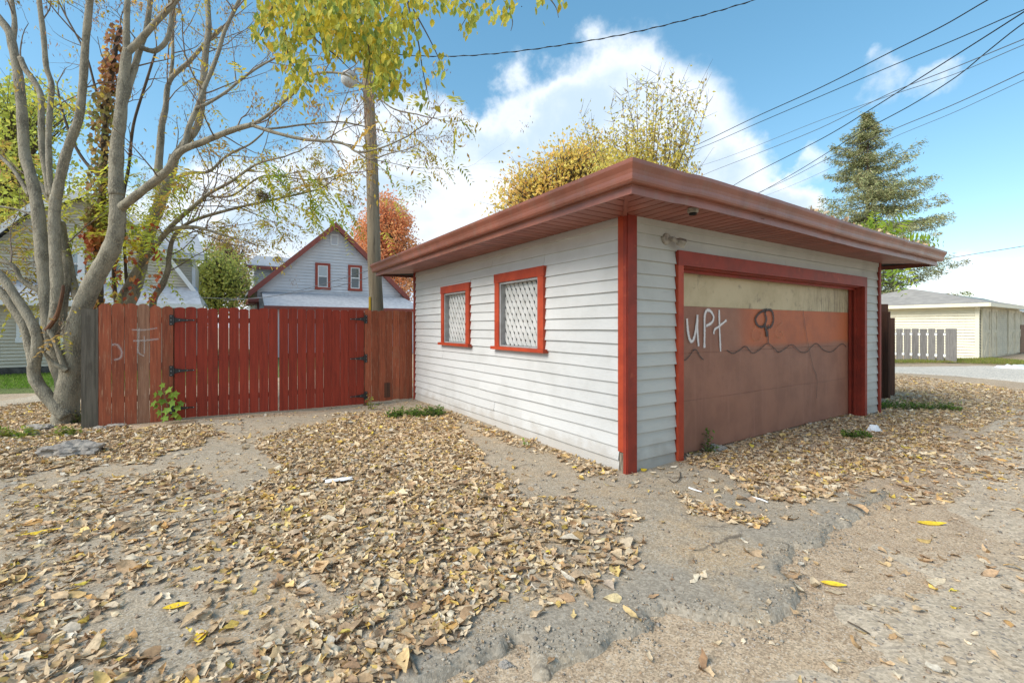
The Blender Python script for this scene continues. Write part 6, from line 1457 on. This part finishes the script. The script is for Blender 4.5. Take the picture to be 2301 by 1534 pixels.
rock('stone', 'smaller stone in front of the many-stemmed tree left of its foot', gp(70, 972), .08, (1.2, .8, .7), 4)
rock('stone', 'flat stone under the weathered left fence panel', gp(262, 953), .09, (1.9, .8, .4), 5)
rock('stone', 'pale lump at the sill of the garage door near its right end', gp(1852, 932), .12, (1.1, .7, .8), 6)
rock('stone', 'brownish lump at the sill right of the small weed', gp(1612, 1002), .075, (1.3, .8, .7), 7)
rock('concrete_lump', 'lumpy clod by the garage door sill between the two pale lumps', gp(1800, 945), .07, (1.3, .8, .8), 8)
rock('stone', 'small white stone on the brown grit at the bottom edge', gp(1135, 1474), .022, (1.3, .9, .7), 9)
rock('stone', 'broken pale stone right under the tree beside the grey post', gp(225, 958), .07, (1.5, .9, .5), 10)
def stick(label, pts, r, m='twig'):
    pts = [Vector((*gp(x, y), 0)) for x, y in pts]; pts = [Vector((p.x, p.y, tops(p.x, p.y)+.012)) for p in pts]; mb = MB(); s3 = smooth3(pts, 4); mb.tube(s3, [r*(1-.3*i/len(s3)) for i in range(len(s3))], 7); tag(obj('stick', mb, M[m], smooth=True), label, 'stick', 'fallen sticks')
stick('bent tan stick on the leaves at the bottom edge', [(915,1470),(925,1490),(933,1510),(938,1518)], .008, 'pole')
stick('curved dark twig below the corner of the garage', [(1528,1062),(1527,1078),(1515,1086),(1502,1078)], .005, 'bark_dark')
stick('long thin stick lying near the left edge of the pad', [(40,1018),(75,1008),(110,998)], .018, 'pole')
stick('straight thin twig on the alley near the bottom', [(1905,1382),(1930,1395),(1955,1410)], .004, 'bark_dark')
stick('pale splinter of wood on the pad in front of the door', [(1690,1120),(1710,1125),(1725,1131)], .009, 'paper')
stick('pale splinter below the garage corner', [(1548,1098),(1562,1103),(1577,1107)], .009, 'paper')

# single bright leaves one can point to
for (px, py, L_, W_, az_, lb) in [(2093,1172,.20,.055,-10,'long bright yellow leaf lying on the alley at the right'), (1872,1308,.13,.045,-20,'yellow leaf on the alley near the bottom right'), (450,1444,.11,.055,-60,'golden yellow leaf on the bare pad in the lower left'),
                                 (95,1206,.20,.045,25,'long yellow leaf on the bare pad near the left edge'), (1447,1062,.08,.05,30,'small orange-yellow leaf in the pile before the garage door'), (395,1373,.12,.04,20,'narrow yellow leaf on the pad above the golden one')]:
    x, y = gp(px, py, -.02); z = tops(x, y)+.010; d_ = np.array([[math.cos(R(az_)), math.sin(R(az_)), .04]]); c_ = np.array([[x, y, z]])-d_*L_/2
    v, f, t = leaves_geo(c_, np.array([L_]), np.array([W_]), d_, np.array([[.1, -.25, 1.]]), np.array([[.80, .56, .05]]), rows=7, cross=3, fold=.5, curlv=np.array([.12]), irr=.08)
    v[:, 2] = np.maximum(v[:, 2], top_z(v[:, 0], v[:, 1])+.002); o = npmesh('yellow_leaf', v, f, M['dry_leaf'], None, t, off=Vector((x, y, z))); tag(o, lb, 'leaf', 'bright yellow leaves on the ground')
# nest in the spreading branches
nc_ = P(590, 443, 7.9); mb = MB(); rs = random.Random(77)
for _ in range(160):
    a = Vector((rs.gauss(0, 1), rs.gauss(0, 1), rs.gauss(0, .7))).normalized()*rs.uniform(.03, .12); b = a+Vector((rs.gauss(0, 1), rs.gauss(0, 1), rs.gauss(0, .6))).normalized()*rs.uniform(.06, .16); mb.tube([nc_+a, nc_+(a+b)*.5+Vector((0,0,.01)), nc_+b], .0035, 3, cap=False)
tag(obj('nest', mb, M['twig']), 'small brown nest of twigs hanging in the branches over the gate', 'nest')
